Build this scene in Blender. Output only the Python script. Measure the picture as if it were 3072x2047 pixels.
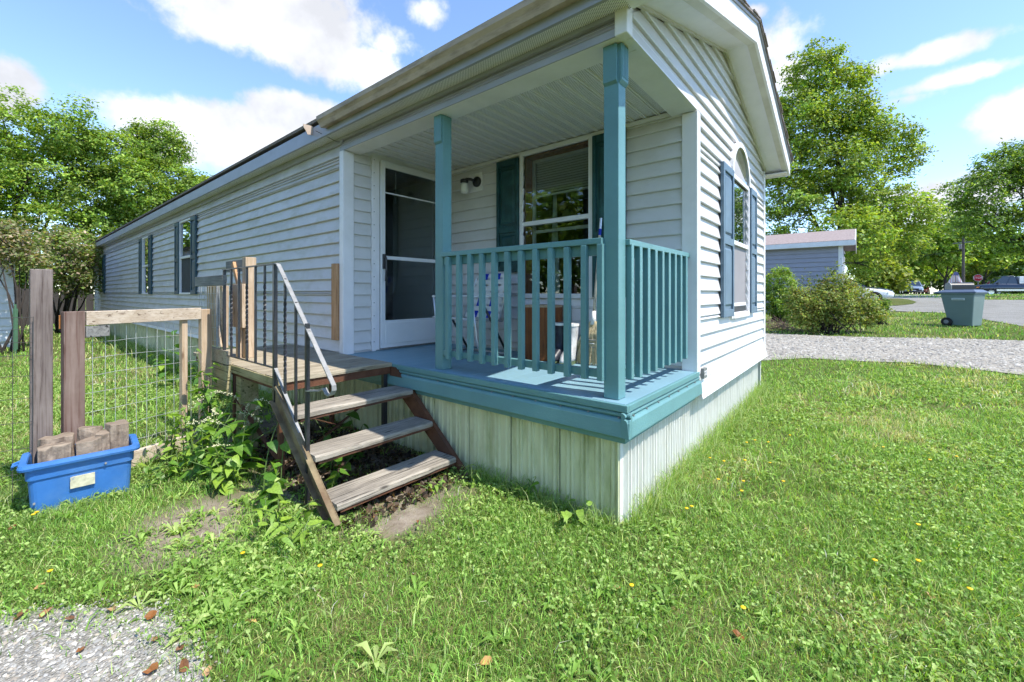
import bpy, bmesh, math, random
import numpy as np
from mathutils import Vector, Matrix, Euler
R=math.radians
random.seed(7); rng=np.random.default_rng(11)
for o in list(bpy.data.objects): bpy.data.objects.remove(o)
scn=bpy.context.scene; COL=scn.collection
# ------------------------------------------------------------------ camera
CAM=(-2.2092,-1.015,1.3383); YAW=39.5574; FPX=1267.23; VY=880.46
cd=bpy.data.cameras.new('camera'); cam=bpy.data.objects.new('camera',cd); COL.objects.link(cam)
cam.location=CAM; cam.rotation_euler=(R(90),0,R(YAW-90))
cd.sensor_width=36; cd.lens=FPX/3072*36; cd.shift_y=-(1023.5-VY)/3072; cd.clip_start=.05; cd.clip_end=3000
scn.camera=cam
# ------------------------------------------------------------------ light and sky
SUN=Vector((.085,-.61,1)).normalized()          # towards the sun
EXPOSURE=1.36; SKY=.15; SUNE=2.9; CLOUD=.46
scn.view_settings.view_transform='Standard'; scn.view_settings.look='None'
scn.view_settings.exposure=EXPOSURE; scn.view_settings.gamma=1
cy=scn.cycles; cy.max_bounces=6; cy.diffuse_bounces=3; cy.glossy_bounces=3; cy.transmission_bounces=4; cy.transparent_max_bounces=8; cy.caustics_reflective=False; cy.caustics_refractive=False; cy.adaptive_threshold=.02
ld=bpy.data.lights.new('sun','SUN'); ld.energy=SUNE; ld.angle=R(.5); ld.color=(1,.945,.85)
sun=bpy.data.objects.new('sun',ld); COL.objects.link(sun); sun.rotation_euler=(-SUN).to_track_quat('-Z','Y').to_euler()
sun.location=(0,0,30)
_y=R(YAW); FW=Vector((math.cos(_y),math.sin(_y),0)); RT=Vector((math.sin(_y),-math.cos(_y),0)); UP=Vector((0,0,1))
def ray(u,v): return FW+RT*((u-1536)/FPX)+UP*((VY-v)/FPX)
def world():
    w=bpy.data.worlds.new('World'); scn.world=w; w.use_nodes=True; nt=w.node_tree; N=nt.nodes; L=nt.links
    N.clear(); out=N.new('ShaderNodeOutputWorld')
    sky=N.new('ShaderNodeTexSky'); sky.sky_type='NISHITA'; sky.sun_disc=False
    sky.sun_elevation=math.asin(SUN.z); sky.sun_rotation=math.atan2(SUN.x,SUN.y); sky.altitude=200; sky.air_density=.85; sky.dust_density=.05; sky.ozone_density=3.0
    b1=N.new('ShaderNodeBackground'); b1.inputs[1].default_value=SKY; L.new(sky.outputs[0],b1.inputs[0])
    tc=N.new('ShaderNodeTexCoord'); D=tc.outputs['Generated']
    def vm(op,a,b=None):
        n=N.new('ShaderNodeVectorMath'); n.operation=op
        for i,x in enumerate((a,b)):
            if x is None: continue
            if hasattr(x,'links'): L.new(x,n.inputs[i])
            else: n.inputs[i].default_value=x
        return n
    def m(op,a,b=0.,clamp=False):
        n=N.new('ShaderNodeMath'); n.operation=op; n.use_clamp=clamp
        for i,x in enumerate((a,b)):
            if hasattr(x,'links'): L.new(x,n.inputs[i])
            else: n.inputs[i].default_value=x
        return n.outputs[0]
    def noise(vec,scale,det,rough,lac=2.):
        n=N.new('ShaderNodeTexNoise'); L.new(vec,n.inputs['Vector']); n.inputs['Scale'].default_value=scale
        n.inputs['Detail'].default_value=det; n.inputs['Roughness'].default_value=rough; return n.outputs[0]
    # a flat layer of cloud seen in perspective: direction divided by its height
    sep=N.new('ShaderNodeSeparateXYZ'); L.new(D,sep.inputs[0]); zz=m('ADD',m('MAXIMUM',sep.outputs[2],0.),.22)
    comb=N.new('ShaderNodeCombineXYZ'); L.new(m('DIVIDE',sep.outputs[0],zz),comb.inputs[0]); L.new(m('DIVIDE',sep.outputs[1],zz),comb.inputs[1])
    P=comb.outputs[0]
    wob=noise(D,3.2,7,.62); wob2=noise(D,11.,6,.6)
    fine=m('ADD',m('MULTIPLY',m('SUBTRACT',wob,.5),1.5),m('MULTIPLY',m('SUBTRACT',wob2,.5),.9))
    blobs=[ # pixel centre, half width, half height, weight
      (840,60,330,150,1.),(1010,180,230,100,.9),(620,70,150,90,.6),(760,405,330,90,1.),(900,340,170,70,.9),(600,450,200,60,.6),
      (10,270,90,90,.9),(1290,30,80,60,.55),(1120,130,160,70,.5),
      (2800,160,260,40,.62),(2860,235,210,34,.66),(2700,300,180,36,.4),(2300,120,150,110,.5),(3050,340,110,80,.85),(2260,40,50,35,.7),(2350,250,150,120,.45)]
    acc=None
    for (u,v,hw,hh,wt) in blobs:
        d=ray(u,v); ln=d.length; d=d/ln
        r=d.cross(UP).normalized(); up=r.cross(d)
        # angular half sizes
        ax=hw/FPX/ln*1.15; ay=hh/FPX/ln*1.15
        df=vm('SUBTRACT',D,tuple(d)).outputs[0]
        a=vm('DOT_PRODUCT',df,tuple(r/ax)).outputs['Value']; b=vm('DOT_PRODUCT',df,tuple(up/ay)).outputs['Value']
        rr=m('SQRT',m('ADD',m('MULTIPLY',a,a),m('MULTIPLY',b,b)))
        f=m('MULTIPLY',m('SUBTRACT',1.15,m('MINIMUM',rr,1.9)),wt)
        acc=f if acc is None else m('MAXIMUM',acc,f)
    base=m('MULTIPLY',m('SUBTRACT',noise(P,.55,5,.55),.60),4.0)       # the same kind of cloud over the rest of the sky
    dens=m('ADD',m('MAXIMUM',acc,m('MINIMUM',base,.55)),fine)
    mr=N.new('ShaderNodeMapRange'); mr.interpolation_type='SMOOTHSTEP'; L.new(dens,mr.inputs[0])
    mr.inputs[1].default_value=.16; mr.inputs[2].default_value=.50
    shade=N.new('ShaderNodeMapRange'); L.new(noise(D,7.,5,.55),shade.inputs[0]); shade.inputs[1].default_value=.35; shade.inputs[2].default_value=.62
    shade.inputs[3].default_value=.76; shade.inputs[4].default_value=1.12
    cc=N.new('ShaderNodeVectorMath'); cc.operation='SCALE'; cc.inputs[0].default_value=(.95,.97,1.03); L.new(shade.outputs[0],cc.inputs[3])
    b2=N.new('ShaderNodeBackground'); L.new(cc.outputs[0],b2.inputs[0]); b2.inputs[1].default_value=CLOUD
    up_=m('MULTIPLY',mr.outputs[0],m('MULTIPLY',m('GREATER_THAN',sep.outputs[2],-.02),.97))
    mx=N.new('ShaderNodeMixShader'); L.new(up_,mx.inputs[0]); L.new(b1.outputs[0],mx.inputs[1]); L.new(b2.outputs[0],mx.inputs[2])
    L.new(mx.outputs[0],out.inputs[0])
world()
# ------------------------------------------------------------------ helpers
ORG={}
def empty(name,loc=(0,0,0),rz=0.,label=None,cat=None,group=None):
    o=bpy.data.objects.new(name,None); COL.objects.link(o); o.location=loc; o.rotation_euler=(0,0,rz); o.empty_display_size=.1
    ORG[o]=Vector(loc)
    if label: tag(o,label,cat,group)
    return o
def tag(o,label=None,cat=None,group=None,kind=None):
    if label: o['label']=label
    if cat: o['category']=cat
    if group: o['group']=group
    if kind: o['kind']=kind
    return o
class MB:
    def __init__(s): s.v=[]; s.f=[]
    def add(s,vs,fs):
        b=len(s.v); s.v+= [tuple(p) for p in vs]; s.f+= [tuple(i+b for i in f) for f in fs]; return s
    def box(s,x0,x1,y0,y1,z0,z1):
        v=[(x,y,z) for x in (x0,x1) for y in (y0,y1) for z in (z0,z1)]
        return s.add(v,[(0,1,3,2),(4,6,7,5),(0,4,5,1),(2,3,7,6),(0,2,6,4),(1,5,7,3)])
    def bar(s,a,b,w,h,up=(0,0,1),roll=0):
        a=Vector(a);b=Vector(b);d=(b-a).normalized();u=Vector(up)
        if abs(d.dot(u))>.98: u=Vector((1,0,0))
        r=d.cross(u).normalized();u=r.cross(d)
        if roll: q=Matrix.Rotation(roll,3,d); r=q@r;u=q@u
        v=[p+r*(i*w/2)+u*(j*h/2) for p in (a,b) for i,j in ((-1,-1),(1,-1),(1,1),(-1,1))]
        return s.add(v,[(0,3,2,1),(4,5,6,7),(0,1,5,4),(1,2,6,5),(2,3,7,6),(3,0,4,7)])
    def tube(s,pts,r,n=8,cap=True):
        pts=[Vector(p) for p in pts]; m=len(pts); rr=r if hasattr(r,'__len__') else [r]*m
        vs=[];u=None
        for i,p in enumerate(pts):
            d=(pts[min(i+1,m-1)]-pts[max(i-1,0)]).normalized()
            if u is None:
                u=Vector((0,0,1)) if abs(d.z)<.9 else Vector((1,0,0))
            u=(u-d*d.dot(u)).normalized(); w=d.cross(u)
            vs+=[p+(u*math.cos(t)+w*math.sin(t))*rr[i] for t in [2*math.pi*k/n for k in range(n)]]
        fs=[(i*n+k,i*n+(k+1)%n,(i+1)*n+(k+1)%n,(i+1)*n+k) for i in range(m-1) for k in range(n)]
        if cap: fs+=[tuple(range(n))[::-1],tuple((m-1)*n+k for k in range(n))]
        return s.add(vs,fs)
    def lathe(s,prof,c=(0,0,0),n=16,sx=1,sy=1):
        vs=[(c[0]+r*sx*math.cos(2*math.pi*k/n),c[1]+r*sy*math.sin(2*math.pi*k/n),c[2]+z) for r,z in prof for k in range(n)]
        m=len(prof); fs=[(i*n+k,i*n+(k+1)%n,(i+1)*n+(k+1)%n,(i+1)*n+k) for i in range(m-1) for k in range(n)]
        fs+=[tuple(range(n))[::-1],tuple((m-1)*n+k for k in range(n))]
        return s.add(vs,fs)
    def prism(s,poly,d,org=(0,0,0),ax=(1,0,0),ay=(0,0,1)):
        """polygon (a,b) in plane ax,ay at org, extruded by vector d"""
        ax=Vector(ax);ay=Vector(ay);org=Vector(org);d=Vector(d);n=len(poly)
        p=[org+ax*a+ay*b for a,b in poly]
        return s.add(p+[q+d for q in p],[tuple(range(n))[::-1],tuple(range(n,2*n))]+[(i,(i+1)%n,(i+1)%n+n,i+n) for i in range(n)])
    def loft(s,rings,cap=True,closed=True):
        n=len(rings[0]);vs=[p for r in rings for p in r]
        fs=[(i*n+k,i*n+(k+1)%n,(i+1)*n+(k+1)%n,(i+1)*n+k) for i in range(len(rings)-1) for k in range(n if closed else n-1)]
        if cap and closed: fs+=[tuple(range(n))[::-1],tuple((len(rings)-1)*n+k for k in range(n))]
        return s.add(vs,fs)
    def build(s,name,mat,parent=None,bevel=0,smooth=False,local=False,seg=2,fixn=True):
        me=bpy.data.meshes.new(name); o0=Vector((0,0,0))
        if parent is not None and not local: o0=ORG[parent]
        me.from_pydata([(x-o0.x,y-o0.y,z-o0.z) for x,y,z in s.v],[],s.f)
        if fixn:
            bm=bmesh.new(); bm.from_mesh(me); bmesh.ops.recalc_face_normals(bm,faces=bm.faces); bm.to_mesh(me); bm.free()
        return link(name,me,mat,parent,bevel,smooth,seg)
def link(name,me,mat,parent=None,bevel=0,smooth=False,seg=2):
    o=bpy.data.objects.new(name,me); COL.objects.link(o)
    if mat is not None and not me.materials: me.materials.append(mat)
    if parent is not None: o.parent=parent; ORG[o]=ORG.get(parent,Vector((0,0,0)))
    else: ORG[o]=Vector((0,0,0))
    if smooth:
        me.polygons.foreach_set('use_smooth',[True]*len(me.polygons))
    if bevel:
        b=o.modifiers.new('bevel','BEVEL'); b.width=bevel; b.segments=seg; b.limit_method='ANGLE'; b.angle_limit=R(40); b.harden_normals=False
    return o
def single(name,mb,mat,loc,label,cat,group=None,**k):
    """a thing that is one mesh: vertices in world space, origin moved to loc"""
    e=Vector(loc); mb.v=[(x-e.x,y-e.y,z-e.z) for x,y,z in mb.v]
    o=mb.build(name,mat,None,**k); o.location=e; ORG[o]=e; tag(o,label,cat,group); return o
def npmesh(name,V,faces,mat,parent=None,col=None,smooth=False,vcol=None):
    """big mesh from numpy arrays; faces: list of (m,k) arrays"""
    me=bpy.data.meshes.new(name); V=np.asarray(V,np.float32); o0=np.array(ORG[parent]) if parent is not None else np.zeros(3)
    V=V-o0.astype(np.float32)
    me.vertices.add(len(V)); me.vertices.foreach_set('co',V.ravel())
    nl=sum(f.size for f in faces); npoly=sum(len(f) for f in faces)
    me.loops.add(nl); me.loops.foreach_set('vertex_index',np.concatenate([f.ravel() for f in faces]).astype(np.int32))
    st=[];b=0
    for f in faces:
        st.append(b+np.arange(len(f))*f.shape[1]); b+=f.size
    me.polygons.add(npoly); me.polygons.foreach_set('loop_start',np.concatenate(st).astype(np.int32))
    if vcol is not None:
        at=me.attributes.new('tint','FLOAT_COLOR','POINT'); c=np.ones((len(V),4),np.float32); c[:,:3]=vcol; at.data.foreach_set('color',c.ravel())
    me.update(calc_edges=True); me.validate()
    return link(name,me,mat,parent,0,smooth)
# ------------------------------------------------------------------ materials
MATS={}
def nodes(name):
    m=bpy.data.materials.new(name); m.use_nodes=True; nt=m.node_tree; b=nt.nodes['Principled BSDF']; MATS[name]=m
    return m,nt,nt.nodes,nt.links,b
def mixc(N,L,fac,a,b,op='MIX'):
    n=N.new('ShaderNodeMix'); n.data_type='RGBA'; n.blend_type=op
    for i,x in ((0,fac),(6,a),(7,b)):
        if hasattr(x,'links'): L.new(x,n.inputs[i])
        else: n.inputs[i].default_value=(*x,1) if hasattr(x,'__len__') else x
    return n.outputs[2]
def ramp(N,L,fac,stops):
    r=N.new('ShaderNodeValToRGB'); L.new(fac,r.inputs[0]); e=r.color_ramp.elements
    while len(e)<len(stops): e.new(.5)
    for i,(p,c) in enumerate(stops): e[i].position=p; e[i].color=(*c,1) if hasattr(c,'__len__') else (c,c,c,1)
    return r.outputs[0]
def coords(N,L,scale=(1,1,1),rand=False,kind='Object'):
    tc=N.new('ShaderNodeTexCoord'); mp=N.new('ShaderNodeMapping'); mp.inputs['Scale'].default_value=scale
    L.new(tc.outputs[kind],mp.inputs[0])
    if rand:
        oi=N.new('ShaderNodeObjectInfo'); mu=N.new('ShaderNodeVectorMath'); mu.operation='SCALE'; mu.inputs[0].default_value=(37,53,71)
        L.new(oi.outputs['Random'],mu.inputs[3]); L.new(mu.outputs[0],mp.inputs['Location'])
    return mp.outputs[0]
def noise(N,L,vec,scale,det=4,rough=.55,dist=0.):
    n=N.new('ShaderNodeTexNoise'); L.new(vec,n.inputs['Vector']); n.inputs['Scale'].default_value=scale; n.inputs['Detail'].default_value=det
    n.inputs['Roughness'].default_value=rough; n.inputs['Distortion'].default_value=dist; return n.outputs[0]
def bump(N,L,b,h,strength,dist=.01):
    n=N.new('ShaderNodeBump'); L.new(h,n.inputs['Height']); n.inputs['Strength'].default_value=strength; n.inputs['Distance'].default_value=dist; L.new(n.outputs[0],b.inputs['Normal']); return n
def paint(name,c,rough=.5,var=.12,scale=4.,stain=None,stain_amt=.0,stain_scale=(1,1,1),bmp=.05,spec=.4,metal=0.,wear=None,wear_lo=.62,fine=40.):
    m,nt,N,L,b=nodes(name); v=coords(N,L,rand=True)
    n1=noise(N,L,v,scale,5,.6); col=mixc(N,L,ramp(N,L,n1,[(.3,tuple(x*(1-var) for x in c)),(.7,tuple(min(1,x*(1+var)) for x in c))]),(0,0,0),(0,0,0))
    r=ramp(N,L,n1,[(.3,tuple(x*(1-var) for x in c)),(.7,tuple(min(1,x*(1+var)) for x in c))]); col=r
    if stain:
        v2=coords(N,L,stain_scale,rand=True); n2=noise(N,L,v2,3.,6,.65)
        f=ramp(N,L,n2,[(.48,0.),(.75,stain_amt)]); col=mixc(N,L,f,col,stain)
    if wear:
        n3=noise(N,L,v,22.,6,.7); f=ramp(N,L,n3,[(wear_lo,0.),(wear_lo+.04,1.)]); col=mixc(N,L,f,col,wear)
    L.new(col,b.inputs['Base Color']); b.inputs['Roughness'].default_value=rough; b.inputs['Specular IOR Level'].default_value=spec; b.inputs['Metallic'].default_value=metal
    if bmp: bump(N,L,b,noise(N,L,v,fine,5,.6),bmp,.01)
    return m
def wood(name,c1,c2,axis=0,rough=.8,scale=1.,dark=(.05,.045,.04),darkamt=.5,moss=None,bmp=.4):
    m,nt,N,L,b=nodes(name); sc=[14*scale]*3; sc[axis]=1.1*scale; v=coords(N,L,tuple(sc),rand=True)
    n1=noise(N,L,v,2.,7,.62,.8); col=ramp(N,L,n1,[(.25,c1),(.5,tuple((a+d)/2 for a,d in zip(c1,c2))),(.75,c2)])
    sc2=[60*scale]*3; sc2[axis]=1.6*scale; n2=noise(N,L,coords(N,L,tuple(sc2),rand=True),1.6,6,.7,.4)
    col=mixc(N,L,ramp(N,L,n2,[(.50,0.),(.66,darkamt)]),col,dark)
    sc3=[3.2*scale]*3; sc3[axis]=.9*scale; vk=N.new('ShaderNodeTexVoronoi'); L.new(coords(N,L,tuple(3.1*x for x in sc3),rand=True),vk.inputs['Vector']); vk.inputs['Scale'].default_value=1.
    col=mixc(N,L,ramp(N,L,vk.outputs['Distance'],[(.05,.85),(.13,0.)]),col,tuple(.6*x for x in dark))
    sc4=[42*scale]*3; sc4[axis]=.7*scale; n4=noise(N,L,coords(N,L,tuple(sc4),rand=True),1.3,3,.5,.2); col=mixc(N,L,ramp(N,L,n4,[(.64,0.),(.67,.9)]),col,tuple(.35*x for x in dark))
    n5=noise(N,L,coords(N,L,rand=True),2.2,5,.65); col=mixc(N,L,ramp(N,L,n5,[(.40,.30),(.62,0.)]),col,dark)
    if moss:
        n3=noise(N,L,coords(N,L,rand=True),5.,6,.65); col=mixc(N,L,ramp(N,L,n3,[(.5,0.),(.68,.7)]),col,moss)
    L.new(col,b.inputs['Base Color']); b.inputs['Roughness'].default_value=rough; b.inputs['Specular IOR Level'].default_value=.25
    bump(N,L,b,n2,bmp,.006); return m
def leafmat(name,trans=.45,rough=.5):
    m,nt,N,L,b=nodes(name); at=N.new('ShaderNodeAttribute'); at.attribute_name='tint'
    L.new(at.outputs['Color'],b.inputs['Base Color']); b.inputs['Roughness'].default_value=rough; b.inputs['Specular IOR Level'].default_value=.35
    t=N.new('ShaderNodeBsdfTranslucent'); L.new(mixc(N,L,1.,at.outputs['Color'],(1.45,1.35,.5),'MULTIPLY'),t.inputs[0])
    mx=N.new('ShaderNodeMixShader'); mx.inputs[0].default_value=trans; L.new(b.outputs[0],mx.inputs[1]); L.new(t.outputs[0],mx.inputs[2])
    L.new(mx.outputs[0],N['Material Output'].inputs[0]); return m
def leafplain(name,c,trans=.4,var=.3):
    m,nt,N,L,b=nodes(name); v=coords(N,L,rand=True); oi=N.new('ShaderNodeObjectInfo')
    col=ramp(N,L,noise(N,L,v,9.,4,.6),[(.3,tuple(x*(1-var) for x in c)),(.7,tuple(x*(1+var) for x in c))])
    col=mixc(N,L,oi.outputs['Random'],col,mixc(N,L,1.,col,(1.5,1.3,.8),'MULTIPLY'))
    L.new(col,b.inputs['Base Color']); b.inputs['Roughness'].default_value=.45
    t=N.new('ShaderNodeBsdfTranslucent'); L.new(mixc(N,L,1.,col,(1.2,1.2,.5),'MULTIPLY'),t.inputs[0])
    mx=N.new('ShaderNodeMixShader'); mx.inputs[0].default_value=trans; L.new(b.outputs[0],mx.inputs[1]); L.new(t.outputs[0],mx.inputs[2])
    L.new(mx.outputs[0],N['Material Output'].inputs[0]); return m
def glass(name,tint=(.9,.95,.95),refl=1.,see=1.,dark=(.01,.012,.014),rough=.0):
    """window glass: clear or dark pane with a mirror-like coat that follows the angle of view"""
    m,nt,N,L,b=nodes(name); fr=N.new('ShaderNodeFresnel'); fr.inputs[0].default_value=1.5
    mm=N.new('ShaderNodeMath'); mm.operation='MULTIPLY_ADD'; mm.use_clamp=True; L.new(fr.outputs[0],mm.inputs[0]); mm.inputs[1].default_value=refl; mm.inputs[2].default_value=.04*refl
    g=N.new('ShaderNodeBsdfGlossy'); g.inputs['Roughness'].default_value=rough; g.inputs[0].default_value=(.92,.95,.97,1)
    if see>0:
        t=N.new('ShaderNodeBsdfTransparent'); t.inputs[0].default_value=(*[x*see for x in tint],1)
    else:
        t=N.new('ShaderNodeBsdfDiffuse'); t.inputs[0].default_value=(*dark,1)
    mx=N.new('ShaderNodeMixShader'); L.new(mm.outputs[0],mx.inputs[0]); L.new(t.outputs[0],mx.inputs[1]); L.new(g.outputs[0],mx.inputs[2])
    L.new(mx.outputs[0],N['Material Output'].inputs[0]); return m
vinyl=paint('vinyl_siding',(.63,.615,.615),.42,.04,2.5,stain=(.44,.43,.36),stain_amt=.34,stain_scale=(1.2,1.2,3),bmp=.03,spec=.4)
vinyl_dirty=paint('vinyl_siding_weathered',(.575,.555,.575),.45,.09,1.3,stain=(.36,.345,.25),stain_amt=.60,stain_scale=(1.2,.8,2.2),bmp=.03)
white_trim=paint('white_trim',(.79,.77,.79),.4,.04,5,stain=(.45,.44,.38),stain_amt=.25,bmp=.02)
cream_trim=paint('cream_trim',(.62,.60,.53),.45,.06,4,stain=(.30,.25,.17),stain_amt=.5,stain_scale=(.6,.6,3),bmp=.03)
fascia_m=paint('fascia_grey_blue',(.35,.355,.42),.4,.1,3,stain=(.26,.27,.28),stain_amt=.4,stain_scale=(1,1,4))
gutter_m=paint('gutter_stained',(.46,.36,.285),.5,.15,3,stain=(.17,.125,.095),stain_amt=.85,stain_scale=(2,1.2,7),bmp=.08)
skirt_m=paint('skirting_vinyl_shaded',(.60,.60,.40),.5,.09,3,stain=(.24,.26,.09),stain_amt=.75,stain_scale=(2.5,2.5,.7),bmp=.03)  # light bounced off the grass is put into the yellow-green base; algae stain over it
skirt_w=paint('skirting_vinyl_sunlit',(.72,.71,.66),.5,.06,3,stain=(.40,.38,.27),stain_amt=.5,stain_scale=(4,4,.7),bmp=.03)  # sunlit copy of the same skirting, its brightness put into the colour
teal=paint('teal_porch_paint',(.12,.262,.275),.42,.10,3,wear=(.045,.09,.085),wear_lo=.70,bmp=.22,fine=70,spec=.45)
teal_floor=paint('blue_floor_paint',(.19,.335,.41),.45,.07,2.5,wear=(.07,.12,.13),wear_lo=.70,bmp=.08,fine=60)
shut_dark=paint('shutter_dark_green',(.012,.060,.066),.35,.35,6,stain=(.05,.14,.13),stain_amt=.6,bmp=.05)
shut_side=paint('shutter_dark_teal',(.022,.065,.092),.4,.2,6,bmp=.05)
shut_blue=paint('shutter_faded_blue',(.115,.175,.235),.5,.12,5,stain=(.19,.25,.30),stain_amt=.5,bmp=.05)
shingle_m=paint('asphalt_shingle',(.24,.20,.185),.95,.3,30,bmp=.5,fine=120)
rust=paint('rusty_steel',(.13,.055,.030),.8,.4,12,stain=(.035,.028,.025),stain_amt=.9,bmp=.3,fine=60,spec=.3)
stringer_m=paint('stringer_paint_rust',(.20,.155,.085),.75,.35,8,stain=(.09,.035,.018),stain_amt=.9,bmp=.2,fine=60)
iron_black=paint('black_iron',(.022,.022,.028),.35,.3,20,wear=(.25,.24,.23),wear_lo=.72,bmp=.12,spec=.6)
iron_grey=paint('grey_iron',(.25,.25,.25),.45,.2,25,wear=(.06,.06,.06),wear_lo=.64,bmp=.15)
wood_new=wood('new_lumber',(.46,.33,.21),(.66,.54,.41),2,dark=(.24,.14,.08),darkamt=.6,bmp=.25)
wood_newx=wood('new_lumber_x',(.46,.37,.27),(.70,.62,.52),0,dark=(.24,.16,.11),darkamt=.6,bmp=.25)
wood_post=wood('weathered_post',(.12,.095,.09),(.28,.235,.215),2,dark=(.055,.035,.03),darkamt=.85,scale=.7,bmp=.3)
wood_red=wood('reddish_gate_wood',(.13,.085,.07),(.32,.245,.215),2,dark=(.085,.032,.022),darkamt=.85,scale=.6,bmp=.3)
wood_dark=wood('grey_weathered_board',(.17,.17,.165),(.33,.325,.31),1,dark=(.06,.06,.06),darkamt=.7,scale=.7)
wood_deck=wood('deck_board_wood',(.30,.25,.175),(.50,.44,.335),0,dark=(.10,.075,.045),darkamt=.65,bmp=.35)
wood_tread=wood('tread_wood',(.24,.21,.17),(.46,.415,.35),0,dark=(.05,.042,.036),darkamt=.85,bmp=.6)
wood_mossy=wood('mossy_board',(.30,.25,.13),(.50,.44,.25),1,dark=(.10,.08,.03),darkamt=.6,moss=(.12,.15,.03),bmp=.4)
wood_orange=wood('fresh_stud',(.42,.22,.10),(.66,.42,.24),2,dark=(.20,.08,.03),darkamt=.6,bmp=.2)
window_glass=glass('window_glass',see=.9,refl=.5)
mirror_glass=glass('reflecting_pane',see=0,refl=1.9,dark=(.012,.016,.016))
# ------------------------------------------------------------------ ground
def gn(x,y):
    """height of the land: flat by the home, climbing gently to the road at the right"""
    t=x-2.5; s=np.maximum(0,.026*(t+np.sqrt(t*t+4))/2-.026*.35); d=np.sqrt((s-1.22)**2+.02); return np.maximum(0,(s+1.22-d)/2+.004)
def g(x,y): return float(gn(np.float64(x),y))
def gnd(u,v):
    """where the line of sight through a pixel meets the land"""
    d=ray(u,v); lo,hi=.5,400.
    f=lambda t:(CAM[2]+d.z*t)-g(CAM[0]+d.x*t,CAM[1]+d.y*t)
    t=.5
    while t<300 and f(t)>0: t*=1.03
    a,b=t/1.03,t
    for _ in range(30):
        m=(a+b)/2
        if f(m)>0: a=m
        else: b=m
    return Vector((CAM[0]+d.x*a,CAM[1]+d.y*a,g(CAM[0]+d.x*a,CAM[1]+d.y*a)))
def ground_mat():
    m,nt,N,L,b=nodes('lawn_soil'); v=coords(N,L)
    n1=noise(N,L,v,.8,8,.7); n2=noise(N,L,v,9.,6,.7); n3=noise(N,L,v,70.,4,.7)
    col=ramp(N,L,n1,[(.34,(.06,.085,.02)),(.5,(.09,.115,.03)),(.64,(.17,.16,.07))])
    col=mixc(N,L,ramp(N,L,n2,[(.44,0.),(.62,.65)]),col,(.05,.07,.018)); col=mixc(N,L,ramp(N,L,n3,[(.45,0.),(.65,.55)]),col,(.15,.16,.05))
    # bare earth beside and under the steps and under the home
    sp=N.new('ShaderNodeSeparateXYZ'); L.new(coords(N,L),sp.inputs[0])
    def spot(cx,cy,rx,ry):
        a=N.new('ShaderNodeMath'); a.operation='MULTIPLY_ADD'; L.new(sp.outputs[0],a.inputs[0]); a.inputs[1].default_value=1/rx; a.inputs[2].default_value=-cx/rx
        c=N.new('ShaderNodeMath'); c.operation='MULTIPLY_ADD'; L.new(sp.outputs[1],c.inputs[0]); c.inputs[1].default_value=1/ry; c.inputs[2].default_value=-cy/ry
        h=N.new('ShaderNodeMath'); h.operation='MULTIPLY'; L.new(a.outputs[0],h.inputs[0]); L.new(a.outputs[0],h.inputs[1])
        k=N.new('ShaderNodeMath'); k.operation='MULTIPLY_ADD'; L.new(c.outputs[0],k.inputs[0]); L.new(c.outputs[0],k.inputs[1]); L.new(h.outputs[0],k.inputs[2])
        q=N.new('ShaderNodeMath'); q.operation='ADD'; L.new(k.outputs[0],q.inputs[0]); L.new(n2,q.inputs[1])
        return ramp(N,L,q.outputs[0],[(.75,1.),(1.0,0.)]) if False else q.outputs[0]
    earth=mixc(N,L,ramp(N,L,n2,[(.35,0.),(.7,1.)]),(.17,.135,.10),(.36,.31,.25)); earth=mixc(N,L,ramp(N,L,n1,[(.5,0.),(.6,.6)]),earth,(.20,.21,.06))
    for (cx,cy,rx,ry) in SPOTS:
        q=spot(cx,cy,rx,ry); f=N.new('ShaderNodeMapRange'); L.new(q,f.inputs[0]); f.inputs[1].default_value=.9; f.inputs[2].default_value=2.1; f.inputs[3].default_value=1; f.inputs[4].default_value=0
        col=mixc(N,L,f.outputs[0],col,earth)
    L.new(col,b.inputs['Base Color']); b.inputs['Roughness'].default_value=.95; b.inputs['Specular IOR Level'].default_value=.1
    bump(N,L,b,n3,.6,.02); return m
SPOTS=[(-1.50,1.92,.34,.40),(-.72,1.06,.24,.10),(-.55,1.9,.60,.95),(-.5,3.2,.6,1.2)]
def axis(lo,hi,c,fine):
    out=[c];s=fine
    while out[-1]<hi: out.append(out[-1]+s); s*=1.12
    neg=[c];s=fine
    while neg[-1]>lo: neg.append(neg[-1]-s); s*=1.12
    return np.array(sorted(set(neg[1:]+out)))
xs=axis(-260,420,0,.35); ys=axis(-260,420,0,.35)
X,Y=np.meshgrid(xs,ys,indexing='ij'); Z=gn(X,Y)
V=np.stack([X,Y,Z],-1).reshape(-1,3); nx,ny=X.shape
idx=np.arange(nx*ny).reshape(nx,ny); F=np.stack([idx[:-1,:-1],idx[1:,:-1],idx[1:,1:],idx[:-1,1:]],-1).reshape(-1,4)
o=npmesh('ground',V,[F],ground_mat(),smooth=True); tag(o,'green lawn all round the home',kind='structure')
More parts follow.
